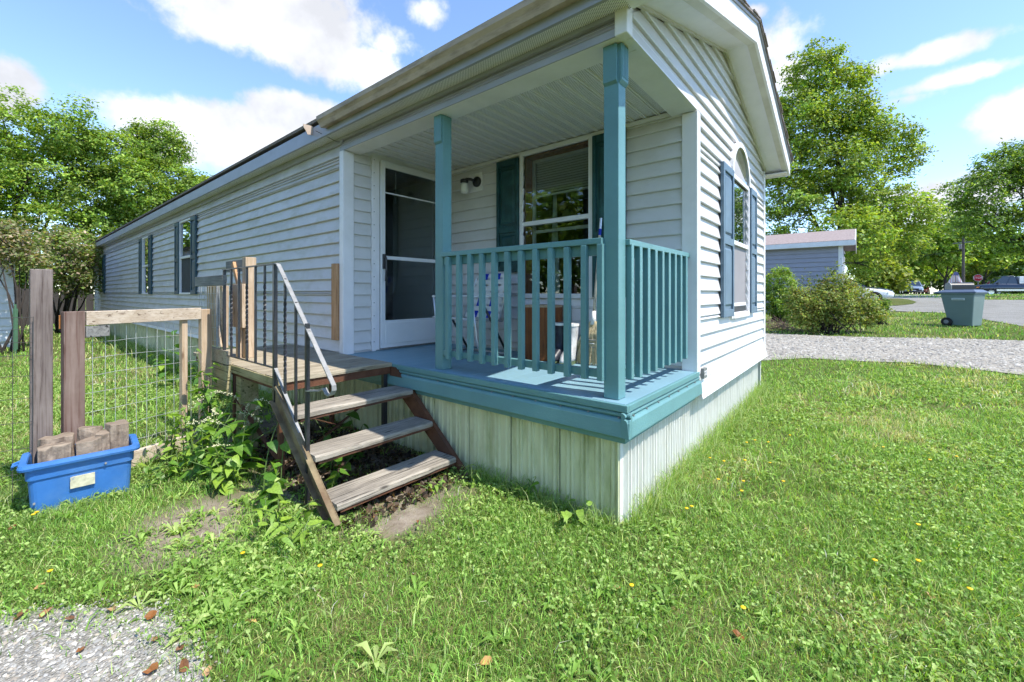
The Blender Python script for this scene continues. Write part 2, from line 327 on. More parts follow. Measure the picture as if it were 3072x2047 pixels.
def gravel_mat(name,c1,c2,sc=60.,weeds=0.):
    m,nt,N,L,b=nodes(name); v=coords(N,L); vo=N.new('ShaderNodeTexVoronoi'); L.new(v,vo.inputs['Vector']); vo.inputs['Scale'].default_value=sc
    n1=noise(N,L,v,1.1,6,.65); n2=noise(N,L,v,14.,5,.65)
    col=mixc(N,L,ramp(N,L,vo.outputs['Color'],[(.15,0.),(.85,1.)]),c1,c2); col=mixc(N,L,ramp(N,L,n1,[(.4,0.),(.7,.5)]),col,tuple(x*.62 for x in c1))
    col=mixc(N,L,ramp(N,L,n2,[(.55,0.),(.75,.6)]),col,(.20,.165,.11))
    L.new(col,b.inputs['Base Color']); b.inputs['Roughness'].default_value=.95; b.inputs['Specular IOR Level'].default_value=.15
    bump(N,L,b,vo.outputs['Distance'],.9,.015); return m
def strip(name,A,B,mat,dz,label,n=40,m=10):
    """sheet between two edge lines that lies on the land"""
    def res(P,n):
        P=[Vector((p[0],p[1])) for p in P]; ls=[0]
        for a,b in zip(P,P[1:]): ls.append(ls[-1]+(b-a).length)
        out=[]
        for k in range(n):
            t=ls[-1]*k/(n-1); i=max(j for j in range(len(P)-1) if ls[j]<=t+1e-9); f=(t-ls[i])/max(1e-9,ls[i+1]-ls[i]); out.append(P[i].lerp(P[i+1],min(1,f)))
        return out
    a=res(A,n);b=res(B,n);vs=[];fs=[]
    for i in range(n):
        for j in range(m):
            p=a[i].lerp(b[i],j/(m-1)); vs.append((p.x,p.y,g(p.x,p.y)+dz))
    for i in range(n-1):
        for j in range(m-1): k=i*m+j; fs.append((k,k+m,k+m+1,k+1))
    mb=MB(); mb.add(vs,fs); o=mb.build(name,mat,None,smooth=True); 
    if o.data.polygons[0].normal.z<0: o.data.flip_normals()
    tag(o,label,kind='structure'); return o
Hp=lambda x,y:(2272+x*.3507,650+y*.3507)
gp=lambda x,y:tuple(gnd(*Hp(x,y))[:2])
near=[gp(60,1236),gp(420,1215),gp(800,1240),gp(1300,1256),gp(1750,1300),gp(2281,1362)]
far=[gp(60,1003),gp(420,1018),gp(800,1032),gp(1300,1042),gp(1750,1050),gp(2281,1066)]
def ext(P,q,k):
    a=Vector(P[0]);b=Vector(P[1]); d0=(a-b).normalized(); c=Vector(P[-1]);e=Vector(P[-2]); d1=(c-e).normalized()
    return [tuple(a+d0*q)]+P+[tuple(c+d1*k)]
DRIVE=(ext(near,9,5),ext(far,9,5))
drive_m=gravel_mat('driveway_gravel',(.27,.245,.205),(.46,.425,.365),45)
strip('driveway',*DRIVE,drive_m,.012,'pale gravel driveway crossing behind the home',60,14)
Zp=lambda x,y:tuple(gnd(2540+x*.136,800+y*.136)[:2])
rn=[Zp(-2300,960),Zp(0,960),Zp(1050,992),Zp(2230,1032),gp(1920,880),gp(2281,945)]
rf=[gp(-600,690),gp(300,690),gp(1130,690),gp(1500,700),gp(1900,714),gp(2281,716)]
rn=ext(rn,3,6); rf=ext(rf,3,8); ROAD=(rn,rf)
asph=gravel_mat('old_asphalt',(.23,.225,.21),(.32,.315,.30),70)
strip('road',rn,rf,asph,.018,'grey asphalt road behind the green bin',60,14)
rn2=[gp(1130,690),gp(1500,701),gp(1900,715)]; rf2=[gp(1180,668),gp(1450,664),gp(1700,662)]
strip('road',rn2,rf2,asph,.022,'far stretch of asphalt road where the silver car drives',20,6)
isl=[gp(1060,706),gp(1200,704),gp(1290,712),gp(1365,735),gp(1330,752),gp(1200,766),gp(1060,768)]
mb=MB(); c=[(p[0],p[1],g(*p)+.035) for p in isl]; mb.add(c,[tuple(range(len(c)))]); o=mb.build('verge',MATS['lawn_soil'],None); tag(o,'tongue of lawn between road and the silver car',kind='structure')
if o.data.polygons[0].normal.z<0: o.data.flip_normals()
GRAV=[(-2.9,2.05),(-2.21,1.74),(-2.03,1.58),(-1.79,1.29),(-1.74,1.0),(-1.76,.74),(-1.95,.3),(-2.9,.2)]
grav_m=gravel_mat('parking_gravel',(.25,.235,.205),(.44,.42,.375),90)
mb=MB(); mb.add([(x,y,.006) for x,y in GRAV],[tuple(range(len(GRAV)))]); o=mb.build('gravel_pad',grav_m,None); tag(o,'grey gravel pad in the near corner of the lawn',kind='structure')
if o.data.polygons[0].normal.z<0: o.data.flip_normals()
# ------------------------------------------------------------------ the mobile home
W=4.28;LEN=20.5;ZF=.724;ZB=2.774;ZE=2.965;XA=1.288;YB=3.0;SL=.308;XM=W/2;OVR=.27;OVE=.15;ZC=2.84;EXP=.1243
def zr(x): return ZE+SL*min(x,W-x)
home=empty('mobile_home',(0,0,0),label='long white vinyl sided mobile home with a teal corner porch and blue shutters',cat='house')
def lap(mb,p0,u,out,z0,z1,a0,a1,b0=None,b1=None,t0=.026,t1=.002):
    """one clapboard: along u from a0..a1 (bottom) and b0..b1 (top), facing out"""
    if b0 is None: b0,b1=a0,a1
    p0=Vector(p0);u=Vector(u);n=Vector(out); Z=Vector((0,0,1))
    f=lambda a,z,t:p0+u*a+Z*z+n*t
    r0=[f(a0,z0,-.004),f(a0,z0,t0-.003),f(a0,z0+.006,t0),f(b0,z1,t1),f(b0,z1,-.004)]
    r1=[f(a1,z0,-.004),f(a1,z0,t0-.003),f(a1,z0+.006,t0),f(b1,z1,t1),f(b1,z1,-.004)]
    mb.loft([r0,r1])
def courses(parent,p0,u,out,zlo,zhi,a0,a1,holes=(),mat=vinyl,rake=None,exp=EXP,z00=None,t0=.026):
    """all the courses of one wall, each its own piece; holes=(a0,a1,z0,z1)"""
    z=zlo if z00 is None else z00
    while z<zhi-.005:
        z0=max(z,zlo);z1=min(z+exp,zhi); mb=MB(); cuts=[]
        for h in holes:
            if h[2]<z1 and h[3]>z0: cuts.append(h)
        row=int(round((z-zlo)/exp)); zz=sorted({z0,z1,*[q for h in cuts for q in (h[2],h[3]) if z0<q<z1]})
        for q0,q1 in zip(zz,zz[1:]):
            if q1-q0<.004: continue
            segs=[(a0,a1)]
            for h in cuts:
                if h[2]<=q0+1e-6 and h[3]>=q1-1e-6:
                    ns=[]
                    for s in segs:
                        if h[0]>s[0]: ns.append((s[0],min(h[0],s[1])))
                        if h[1]<s[1]: ns.append((max(h[1],s[0]),s[1]))
                    segs=[s for s in ns if s[1]-s[0]>.005]
            if a1-a0>6:
                ns=[]
                for s in segs:
                    cut=a0+1.4+(row*1.27)%3.4; a_=s[0]
                    while cut<s[1]:
                        if cut>a_+.05: ns.append((a_,cut)); a_=cut-.012
                        cut+=3.66
                    ns.append((a_,s[1]))
                segs=ns
            for si,s in enumerate(segs):
                mb=MB()
                if rake:
                    lo0,hi0=rake(q0);lo1,hi1=rake(q1); c0,c1=max(s[0],lo0),min(s[1],hi0); d0,d1=max(s[0],lo1),min(s[1],hi1)
                    if c1-c0<.02: continue
                    if d1<d0: d0=d1=(d0+d1)/2
                    lap(mb,p0,u,out,q0,q1,c0,c1,d0,d1,t0); mb.build('siding_course',mat,parent)
                else:
                    tt=t0*(1-.35*(q0-z0)/(z1-z0))+(si%2)*.0025+random.uniform(-.0018,.0018); lap(mb,p0,u,out,q0,q1,s[0],s[1],t0=tt); mb.build('siding_course',mat,parent)
        z+=exp
def wallpart(name,mb,mat): return mb.build(name,mat,home)
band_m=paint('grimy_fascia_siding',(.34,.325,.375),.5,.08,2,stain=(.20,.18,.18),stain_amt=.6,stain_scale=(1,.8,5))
# window positions -------------------------------------------------
LW=[(8.266,8.994,7.922,9.317,1.323,2.700),(11.664,12.347,11.34,12.677,1.318,2.665),(18.484,18.95,18.073,19.25,1.337,2.62)]   # glass y0,y1, shutters y0,y1, z0,z1
PW=(.93,1.70,1.335,2.765)          # porch window opening on the back wall y0,y1,z0,z1
DOOR=(.34,1.262,ZF,2.80)
zs0=zr(0)-SL*OVE
# walls --------------------------------------------------------------
w=wallpart('side_wall',MB().box(.006,.10,YB,LEN,.60,ZE+.05),white_trim)
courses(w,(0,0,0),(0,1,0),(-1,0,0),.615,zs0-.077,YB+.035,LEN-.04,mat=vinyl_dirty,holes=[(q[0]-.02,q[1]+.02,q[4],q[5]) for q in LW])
w=wallpart('side_wall_over_porch',MB().box(.006,.10,0.004,YB,ZB+.012,ZE+.05),white_trim)
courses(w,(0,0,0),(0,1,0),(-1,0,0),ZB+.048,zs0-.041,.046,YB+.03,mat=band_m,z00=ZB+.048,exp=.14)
gab=MB().prism([(0.004,ZB+.012),(W-.004,ZB+.012),(W-.004,zr(W)),(XM,zr(XM)),(0.004,zr(0))],(0,.09,0),(0,.006,0))
gab.box(XA,W-.004,.006,.096,.60,ZB+.012)
w=wallpart('end_wall',gab,white_trim)
def rk(z): 
    d=max(0,(z-ZE)/SL); return (.035+max(0,d),W-.035-max(0,d))
EWIN=(2.44,3.19,1.13,2.50)
zst=.642
courses(w,(0,0,0),(1,0,0),(0,-1,0),zst,ZB-.001,XA+.045,W-.04,mat=vinyl,exp=.1195,holes=[(EWIN[0]+.02,EWIN[1]-.02,EWIN[2]+.02,EWIN[3])])
courses(w,(0,0,0),(1,0,0),(0,-1,0),ZB+.006,zr(XM),.035,W-.035,mat=vinyl,rake=rk,z00=ZB+.006,exp=.1195)
bw=MB(); 
for (y0,y1,z0,z1) in ((0.1,PW[0],ZF-.1,ZC+.1),(PW[1],YB+.1,ZF-.1,ZC+.1),(PW[0],PW[1],ZF-.1,PW[2]),(PW[0],PW[1],PW[3],ZC+.1)): bw.box(XA+.006,XA+.09,y0,y1,z0,z1)
w=wallpart('porch_back_wall',bw,white_trim)
courses(w,(XA,0,0),(0,1,0),(-1,0,0),ZF+.03,ZC-.03,.012,YB-.012,holes=[(PW[0],PW[1],PW[2],PW[3])],z00=.695)
bw=MB().box(.1,DOOR[0],YB+.006,YB+.1,ZF-.1,ZC+.1).box(DOOR[1],XA,YB+.006,YB+.1,ZF-.1,ZC+.1).box(DOOR[0],DOOR[1],YB+.006,YB+.1,DOOR[3],ZC+.1)
w=wallpart('porch_door_wall',bw,white_trim)
courses(w,(0,YB,0),(1,0,0),(0,-1,0),ZF+.02,ZC-.03,.085,DOOR[0]-.055,z00=.70)
# far walls and the dark rooms inside
band_m_=None; room=paint('room_wall',(.36,.33,.28),.8,.05)
mb=MB().box(.1,W-.1,LEN-.1,LEN-.004,.6,ZE).box(W-.1,W-.006,.1,LEN-.1,.6,ZE)
wallpart('rear_wall',mb,vinyl)
wallpart('room_floor',MB().box(.1,W-.1,.1,LEN-.1,.60,.66),paint('room_floor_m',(.16,.11,.07),.6))
wallpart('room_ceiling',MB().box(XA+.09,W-.1,.1,LEN-.1,ZC+.02,ZC+.06).box(.1,XA+.09,YB+.1,LEN-.1,ZC+.02,ZC+.06),room)
wallpart('room_partition',MB().box(XA+.09,W-.1,5.9,6.0,.66,ZC+.02).box(.1,XA,4.6,4.7,.66,ZC+.02),room)
kit=paint('kitchen_cabinet_wood',(.20,.09,.045),.5,.2)
wallpart('kitchen_cabinet',MB().box(3.2,W-.1,.5,2.6,.66,1.55).box(3.55,W-.1,.5,2.9,2.05,2.8).box(3.0,3.6,3.0,3.7,.66,2.4),kit)
# corner posts and trims
def corner(x0,x1,y0,y1,z0,z1,m=white_trim): return MB().box(x0,x1,y0,y1,z0,z1).build('corner_post',m,home,bevel=.006)
corner(-.031,.045,-.031,.045,ZB-.004,ZE-.01)
corner(XA-.031,XA+.048,-.032,.09,ZF-.03,ZB-.004)
corner(-.033,.085,YB-.032,YB+.045,ZF-.02,ZB-.004)
corner(W-.045,W+.019,-.031,.045,.54,ZE)
corner(-.032,.045,LEN-.05,LEN+.02,.55,ZE)
# porch beam and ceiling
bs=.175
MB().box(-.012,bs,-.012,YB-.004,ZB,ZC+.02).build('beam',white_trim,home,bevel=.004)
MB().box(bs,XA,-.012,bs-.002,ZB,ZC+.02).build('beam',white_trim,home,bevel=.004)
MB().box(-.021,.004,.046,YB+.05,ZB+.002,ZB+.046).build('beam_trim',fascia_m,home)
MB().box(.046,XA-.03,-.030,.004,ZB-.004,ZB+.005).build('beam_trim',white_trim,home)
def soffit_mat():
    m,nt,N,L,b=nodes('perforated_soffit'); sp=N.new('ShaderNodeSeparateXYZ'); tc=N.new('ShaderNodeTexCoord'); L.new(tc.outputs['Object'],sp.inputs[0])
    def fr(o,k,off=0.):
        a=N.new('ShaderNodeMath'); a.operation='MULTIPLY_ADD'; L.new(o,a.inputs[0]); a.inputs[1].default_value=k; a.inputs[2].default_value=off
        f=N.new('ShaderNodeMath'); f.operation='FRACT'; L.new(a.outputs[0],f.inputs[0]); s=N.new('ShaderNodeMath'); s.operation='SUBTRACT'; L.new(f.outputs[0],s.inputs[0]); s.inputs[1].default_value=.5
        q=N.new('ShaderNodeMath'); q.operation='MULTIPLY'; L.new(s.outputs[0],q.inputs[0]); L.new(s.outputs[0],q.inputs[1]); return q.outputs[0]
    def hole(off):
        a=N.new('ShaderNodeMath'); a.operation='ADD'; L.new(fr(sp.outputs[0],62,off),a.inputs[0]); L.new(fr(sp.outputs[1],62,off),a.inputs[1])
        c=N.new('ShaderNodeMath'); c.operation='LESS_THAN'; L.new(a.outputs[0],c.inputs[0]); c.inputs[1].default_value=.042; return c.outputs[0]
    mx=N.new('ShaderNodeMath'); mx.operation='MAXIMUM'; L.new(hole(0.),mx.inputs[0]); L.new(hole(.5),mx.inputs[1])
    L.new(mixc(N,L,mx.outputs[0],(.82,.80,.81),(.13,.13,.13)),b.inputs['Base Color']); b.inputs['Roughness'].default_value=.45; return m
perf=soffit_mat(); ceil=empty('porch_ceiling',(0,0,0)); ceil.parent=home
MB().box(bs,XA+.02,bs,YB+.02,ZC+.004,ZC+.03).build('ceiling_board',white_trim,ceil)
y=bs+.002
while y<YB-.01:
    y2=min(y+.113,YB-.002)
    MB().box(bs+.002,XA-.002,y+.006,y2-.028,ZC-.012,ZC+.002).build('perforated_strip',perf,ceil)
    # plain shoulders with a groove between, standing lower than the perforated strip
    MB().prism([(y2-.028,ZC+.002),(y2-.026,ZC-.022),(y2-.013,ZC-.022),(y2-.011,ZC-.008),(y2-.007,ZC-.008),(y2-.005,ZC-.022),(min(y2+.006,YB-.001),ZC-.022),(min(y2+.006,YB-.001),ZC+.002)],(XA-bs-.004,0,0),(bs+.002,0,0),(0,1,0),(0,0,1)).build('ribbed_strip',white_trim,ceil)
    y+=.113
MB().box(XA-.03,XA-.001,bs,YB-.03,ZC-.055,ZC-.024).build('ceiling_trim',white_trim,home,bevel=.003)
MB().box(bs,XA-.03,YB-.028,YB-.001,ZC-.055,ZC-.024).build('ceiling_trim',white_trim,home,bevel=.003)
# roof ------------------------------------------------------------
roof=empty('roof',(0,0,0)); roof.parent=home
FH=.165
for s in (0,1):
    f=(lambda x:x) if s==0 else (lambda x:W-x)
    y0,y1=-OVR-.05,LEN+.2
    P=[(f(-OVE-.03),zr(0)+SL*(-OVE-.03)+FH),(f(XM),zr(XM)+FH),(f(XM),zr(XM)+FH+.014),(f(-OVE-.03),zr(0)+SL*(-OVE-.03)+FH+.014)]
    MB().prism(P,(0,y1-y0,0),(0,y0,0)).build('shingle_slope',shingle_m,roof)
    # shingle butts along the gable edge and the eave, course by course
    for k in range(14):
        xx=-OVE-.03+k*.165; zz=zr(0)+SL*xx+FH+.015
        MB().prism([(f(xx),zz),(f(xx+.17),zz+SL*.17),(f(xx+.17),zz+SL*.17+.004),(f(xx-.004),zz+.012)],(0,y1-y0+.02-(k%3)*.012,0),(0,y0-.012+(k%3)*.006,0)).build('shingle_course',shingle_m,roof)
    # rake soffit and boards
    P=[(f(-OVE),zr(0)-SL*OVE-.0),(f(XM),zr(XM)),(f(XM),zr(XM)+.012),(f(-OVE),zr(0)-SL*OVE+.012)]
    MB().prism(P,(0,OVR-.002,0),(0,-OVR,0)).build('rake_soffit',white_trim,roof)
    P=[(f(-OVE-.01),zr(0)-SL*OVE-.02),(f(XM),zr(XM)-.02),(f(XM),zr(XM)+FH),(f(-OVE-.01),zr(0)-SL*OVE+FH)]
    MB().prism(P,(0,.022,0),(0,-OVR-.022,0)).build('rake_board',white_trim,roof)
    P=[(f(-OVE-.01),zr(0)-SL*OVE-.021),(f(XM),zr(XM)-.021),(f(XM),zr(XM)-.003),(f(-OVE-.01),zr(0)-SL*OVE-.003)]
    MB().prism(P,(0,.055,0),(0,-OVR,0)).build('rake_lip',cream_trim,roof)
    P=[(f(0),zr(0)-.018),(f(XM),zr(XM)-.018),(f(XM),zr(XM)+.0),(f(0),zr(0))]
    MB().prism(P,(0,.02,0),(0,-.042,0)).build('rake_moulding',cream_trim,roof)
    P=[(f(-OVE-.035),zr(0)-SL*(OVE+.035)+FH-.02),(f(XM),zr(XM)+FH-.02),(f(XM),zr(XM)+FH),(f(-OVE-.035),zr(0)-SL*(OVE+.035)+FH)]
    MB().prism(P,(0,.012,0),(0,-OVR-.036,0)).build('drip_edge',fascia_m,roof)
zs0=zr(0)-SL*OVE
for xx0,xx1,m in ((-OVE,0,cream_trim),(W,W+OVE,white_trim)): MB().box(xx0,xx1,-OVR+.001,LEN+.15,zs0-.012,zs0).build('eave_soffit',perf if xx0<0 else m,roof)
MB().box(-OVE-.022,-OVE,-OVR-.02,LEN+.17,zs0-.022,zs0+.115).build('eave_fascia',fascia_m,roof)
MB().box(W+OVE,W+OVE+.022,-OVR-.02,LEN+.17,zs0-.022,zs0+.115).build('eave_fascia',white_trim,roof)
MB().box(-OVE,0,-OVR-.001,-.05,zs0-.02,zs0+.0).build('eave_return',white_trim,roof)
# soffit moulding where it meets the siding
MB().box(-.03,.004,.046,LEN,zs0-.04,zs0-.013).build('soffit_moulding',fascia_m,roof)
MB().box(-.03,.004,YB,LEN,zs0-.075,zs0-.041).build('soffit_frieze',fascia_m,roof)
gut=MB(); gx=-OVE-.023; pr=[(gx,3.048),(gx,2.958),(gx-.055,2.950),(gx-.072,2.985),(gx-.092,3.01),(gx-.098,3.045),(gx-.085,3.045),(gx-.08,3.018),(gx-.06,2.99),(gx-.05,2.962),(gx-.006,2.968),(gx-.006,3.048)]
gut.prism(pr,(0,3.34,0),(0,-OVR-.03,0)).prism(pr[:6],(0,.006,0),(0,3.31,0))
gut.build('gutter',gutter_m,roof)
MB().tube([(gx-.05,3.15,2.948),(gx+.02,3.12,2.92),(-.05,3.08,2.875),(-.02,3.02,2.86)],.003,5).build('loose_wire',iron_black,roof)
# windows ----------------------------------------------------------
def shutter(cx,cz,hw,hh,out,u,org,mat,split=.56):
    """raised panel shutter centred at distance cx along u"""
    org=Vector(org);u=Vector(u);n=Vector(out);Z=Vector((0,0,1))
    def slab(mb,a0,a1,z0,z1,t0,t1):
        v=[org+u*a+Z*z+n*t for a in (a0,a1) for z in (z0,z1) for t in (t0,t1)]
        mb.add(v,[(0,1,3,2),(4,6,7,5),(0,4,5,1),(2,3,7,6),(0,2,6,4),(1,5,7,3)])
    mb=MB(); fw_=hw*.22; r=.045
    zm=cz-hh+2*hh*(1-split)
    slab(mb,cx-hw,cx+hw,cz-hh,cz+hh,.012,.026)
    for a0,a1 in ((cx-hw,cx-hw+fw_),(cx+hw-fw_,cx+hw)): slab(mb,a0,a1,cz-hh,cz+hh,.0262,.044)
    for z0,z1 in ((cz-hh,cz-hh+.07),(zm-.035,zm+.035),(cz+hh-.07,cz+hh)): slab(mb,cx-hw+fw_,cx+hw-fw_,z0,z1,.0262,.0435)
    s=mb.build('shutter',mat,home,bevel=.004)
    for z0,z1 in ((cz-hh+.1,zm-.065),(zm+.065,cz+hh-.1)):
        p=MB(); a=hw-fw_-.022; 
        r0=[org+u*(cx+i*a)+Z*(z)+n*.0263 for i,z in ((-1,z0),(1,z0),(1,z1),(-1,z1))]
        r1=[org+u*(cx+i*(a-.02))+Z*(z)+n*.038 for i,z in ((-1,z0+.02),(1,z0+.02),(1,z1-.02),(-1,z1-.02))]
        p.loft([r0,r1]); p.build('raised_panel',mat,s)
def sash_window(y0,y1,z0,z1,org,u,out,fr=.04,mid=.5,lower='screen',name='window',inset=.0):
    """double hung window; returns the part"""
    org=Vector(org);u=Vector(u);n=Vector(out);Z=Vector((0,0,1)); root=empty(name,(0,0,0)); root.parent=home
    def slab(a0,a1,z0_,z1_,t0,t1,nm,m,bev=0):
        v=[org+u*a+Z*z+n*t for a in (a0,a1) for z in (z0_,z1_) for t in (t0,t1)]
        return MB().add(v,[(0,1,3,2),(4,6,7,5),(0,4,5,1),(2,3,7,6),(0,2,6,4),(1,5,7,3)]).build(nm,m,root,bevel=bev)
    zm=z0+(z1-z0)*mid
    f=fr; i=-inset
    slab(y0-f,y0,z0-f,z1+f,i-.03,.036,'frame',white_trim,.003); slab(y1,y1+f,z0-f,z1+f,i-.03,.036,'frame',white_trim,.003)
    slab(y0,y1,z1,z1+f,i-.03,.0355,'frame',white_trim,.003); slab(y0,y1,z0-f,z0,i-.03,.046,'sill',white_trim,.003)
    slab(y0,y1,zm-.022,zm+.022,i-.02,.030,'meeting_rail',white_trim,.003)
    return root,slab,zm
scr=paint('insect_screen',(.045,.05,.052),.85,.15,8)
scr_grey=paint('grey_window_shade',(.27,.255,.265),.8,.06,3)
for k,(y0,y1,s0,s1,z0,z1) in enumerate(LW):
    wn,slab,zm=sash_window(y0,y1,z0+.03,z1-.03,(0,0,0),(0,1,0),(-1,0,0),fr=.035)
    slab(y0,y1,zm+.022,z1-.03,.0,.012,'pane',mirror_glass); slab(y0,y1,z0+.03,zm-.022,.0,.006,'pane',mirror_glass if k==1 else scr)
    slab(y0+.05,y1-.05,zm+.05,z1-.05,-.004,-.001,'backing',iron_black)
    for a,b in ((s0,y0-.036),(y1+.036,s1)): shutter((a+b)/2,(z0+z1)/2,(b-a)/2,(z1-z0)/2,(-1,0,0),(0,1,0),(-.008,0,0),shut_side,.52)
# porch window with blind, curtain and a warm wooden jamb
wn,slab,zm=sash_window(PW[0],PW[1],PW[2],PW[3],(XA,0,0),(0,1,0),(-1,0,0),fr=.045,mid=.505,inset=.0)
IN=.105; slab(PW[0]+.008,PW[0]+.03,PW[2],PW[3]-.02,-IN-.03,-IN,'sash_stile',white_trim); slab(PW[1]-.05,PW[1]-.022,PW[2],PW[3]-.02,-IN-.03,-IN,'sash_stile',white_trim); slab(PW[0]+.03,PW[1]-.05,PW[3]-.05,PW[3]-.02,-IN-.03,-IN,'sash_stile',white_trim); slab(PW[0]+.03,PW[1]-.05,zm-.085,zm-.055,-IN-.03,-IN,'sash_stile',white_trim)
slab(PW[0],PW[1],zm+.022,PW[3],.008,.011,'pane',window_glass); slab(PW[0],PW[1],PW[2],zm-.022,.006,.009,'pane',window_glass)
jam=wood('varnished_jamb',(.34,.11,.035),(.56,.23,.085),2,bmp=.1)
jb=MB().box(XA-.004,XA+.14,PW[1]-.02,PW[1]-.001,PW[2]+.001,PW[3]-.001).box(XA-.004,XA+.14,PW[0]+.001,PW[0]+.007,PW[2]+.001,PW[3]-.001).box(XA-.004,XA+.14,PW[0]+.007,PW[1]-.02,PW[3]-.019,PW[3]-.001)
jb.build('jamb',jam,wn)
bl=empty('blind',(0,0,0)); bl.parent=home; blm=paint('blind_slat',(.80,.79,.76),.5,.04)
for k in range(13):
    z=PW[3]-.05-k*.026; MB().bar((XA+.15,PW[0]+.03,z),(XA+.15,PW[1]-.05,z),.024,.002,up=(.55,0,1)).build('slat',blm,bl)
MB().box(XA+.14,XA+.165,PW[0]+.03,PW[1]-.05,PW[3]-.405,PW[3]-.385).build('bottom_bar',blm,bl)
cm=paint('pale_curtain',(.50,.53,.52),.9,.06)
for (y0,y1) in ((PW[1]-.30,PW[1]-.17),(PW[0]+.02,PW[0]+.08)):
    n=25; top=[];bot=[]
    for k in range(n):
        t=k/(n-1); yy=y0+(y1-y0)*t; top.append((XA+.21+.012*math.sin(t*22),y0+(y1-y0)*(.35+.3*t),PW[3]-.38)); bot.append((XA+.21+.02*math.sin(t*22),yy,PW[2]-.05))
    mid=[tuple((Vector(a)*.5+Vector(b)*.5)) for a,b in zip(top,bot)]
    MB().loft([top,mid,bot],cap=False,closed=False).build('curtain',cm,home,smooth=True)
for (a,b) in ((PW[1]+.05,2.052),(PW[0]-.05-.32,PW[0]-.05)): shutter((a+b)/2,2.165 if a>1 else 2.04,(b-a)/2,.60 if a>1 else .735,(-1,0,0),(0,1,0),(XA-.012,0,0),shut_dark,.62)
MB().box(XA-.022,XA-.004,.66,PW[1]+.08,1.03,1.285).build('window_apron',white_trim,home,bevel=.004)
# end-wall window with a half-round top
x0,x1,z0,z1=EWIN; wn,slab,zm=sash_window(x0,x1,z0,z1,(0,0,0),(1,0,0),(0,-1,0),fr=.045,mid=.53,name='arched_window')
slab(x0,x1,zm+.022,z1,.0,.010,'pane',mirror_glass); slab(x0,x1,z0,zm-.022,.002,.006,'window_shade',scr_grey); slab(x0+.02,x1-.02,z0+.0,z0+.075,.0061,.009,'shade_hem',scr)
slab(x0+.02,x1-.02,z0+.075,z0+.11,.0062,.010,'shade_bar',white_trim)
slab(x0,x1,zm-.022,z1,-.012,-.002,'backing',iron_black)
cxx=(x0+x1)/2; zc=z1+.045; rx=(x1-x0)/2; rz_=.335; n=24
arc=[(cxx+rx*math.cos(math.pi*k/n),zc+rz_*math.sin(math.pi*k/n)) for k in range(n+1)]
MB().prism(arc,(0,.014,0),(0,-.030,0)).build('arch_pane',mirror_glass,wn)
MB().prism([(a,b) for a,b in arc],(0,.012,0),(0,-.0155,0)).build('arch_backing',scr_grey,wn)
ring=MB()
for k in range(n):
    def q(t,e): return (cxx+(rx+e)*math.cos(math.pi*t/n),zc+(rz_+e)*math.sin(math.pi*t/n))
    a,b,c,d=q(k,-.004),q(k,.05),q(k+1,.05),q(k+1,-.004)
    ring.add([(p[0],yv,p[1]) for yv in (-.046,.0) for p in (a,b,c,d)],[(0,1,2,3),(4,7,6,5),(1,5,6,2),(0,3,7,4)])
ring.build('arch_trim',white_trim,wn,smooth=False)
for (a,b) in ((1.985,x0-.052),(x1+.052,3.575)): shutter((a+b)/2,1.83,(b-a)/2,.715,(0,-1,0),(1,0,0),(0,-.012,0),shut_blue,.5)
# storm door -------------------------------------------------------
dr=empty('storm_door',(0,0,0)); dr.parent=home; dx0,dx1=.392,1.235; yd=YB-.03
dw=paint('door_white',(.72,.73,.75),.35,.04,4,wear=(.06,.06,.06),wear_lo=.77,bmp=.02)
fr=MB().box(DOOR[0]-.05,DOOR[0]-.0,YB-.032,YB+.06,ZF,DOOR[3]+.05).box(DOOR[1],DOOR[1]+.024,YB-.032,YB+.06,ZF,DOOR[3]+.05).box(DOOR[0],DOOR[1],YB-.032,YB+.06,DOOR[3],DOOR[3]+.05)
fr.build('door_frame',white_trim,dr,bevel=.004)
MB().box(DOOR[0]-.0,dx0-.006,YB-.024,YB-.004,ZF+.01,DOOR[3]).box(dx1+.004,DOOR[1],YB-.024,YB-.004,ZF+.01,DOOR[3]).box(DOOR[0],DOOR[1],YB-.0239,YB-.0041,2.775,DOOR[3]-.001).build('door_rim',white_trim,dr,bevel=.003)
sc=MB()
for k in range(15):
    for xx in (DOOR[0]-.025,DOOR[1]+.012): sc.tube([(xx,YB-.0345,ZF+.1+k*.138),(xx,YB-.032,ZF+.1+k*.138)],.006,6)
sc.build('screw_heads',iron_grey,dr)
gl0,gl1=dx0+.048,dx1-.05
MB().box(dx0,gl0,yd-.022,yd+.012,ZF+.025,2.772).box(gl1,dx1,yd-.022,yd+.012,ZF+.025,2.772).box(gl0,gl1,yd-.022,yd+.012,2.70,2.772).box(gl0,gl1,yd-.0219,yd+.0119,ZF+.025,1.046).build('door_stiles',dw,dr,bevel=.003)
MB().box(gl0+.0,gl1,yd-.028,yd-.020,.79,1.02).build('kick_panel',dw,dr,bevel=.006)
MB().box(gl0,gl1,yd-.024,yd+.01,1.705,1.745).build('door_bar',dw,dr,bevel=.004)
MB().box(gl0,gl1,yd-.012,yd+.004,2.425,2.438).build('door_bar',dw,dr)
MB().box(gl0,gl1,yd-.004,yd-.001,1.745,2.70).build('pane',window_glass,dr); MB().box(gl0,gl1,yd-.003,yd,1.046,1.705).build('pane',window_glass,dr)
MB().box(dx0+.01,dx0+.035,yd-.05,yd-.022,1.60,1.76).tube([(dx0+.022,yd-.05,1.74),(dx0+.022,yd-.075,1.72),(dx0+.022,yd-.08,1.58),(dx0+.03,yd-.055,1.47)],.011,8).build('door_handle',iron_black,dr,bevel=.003)
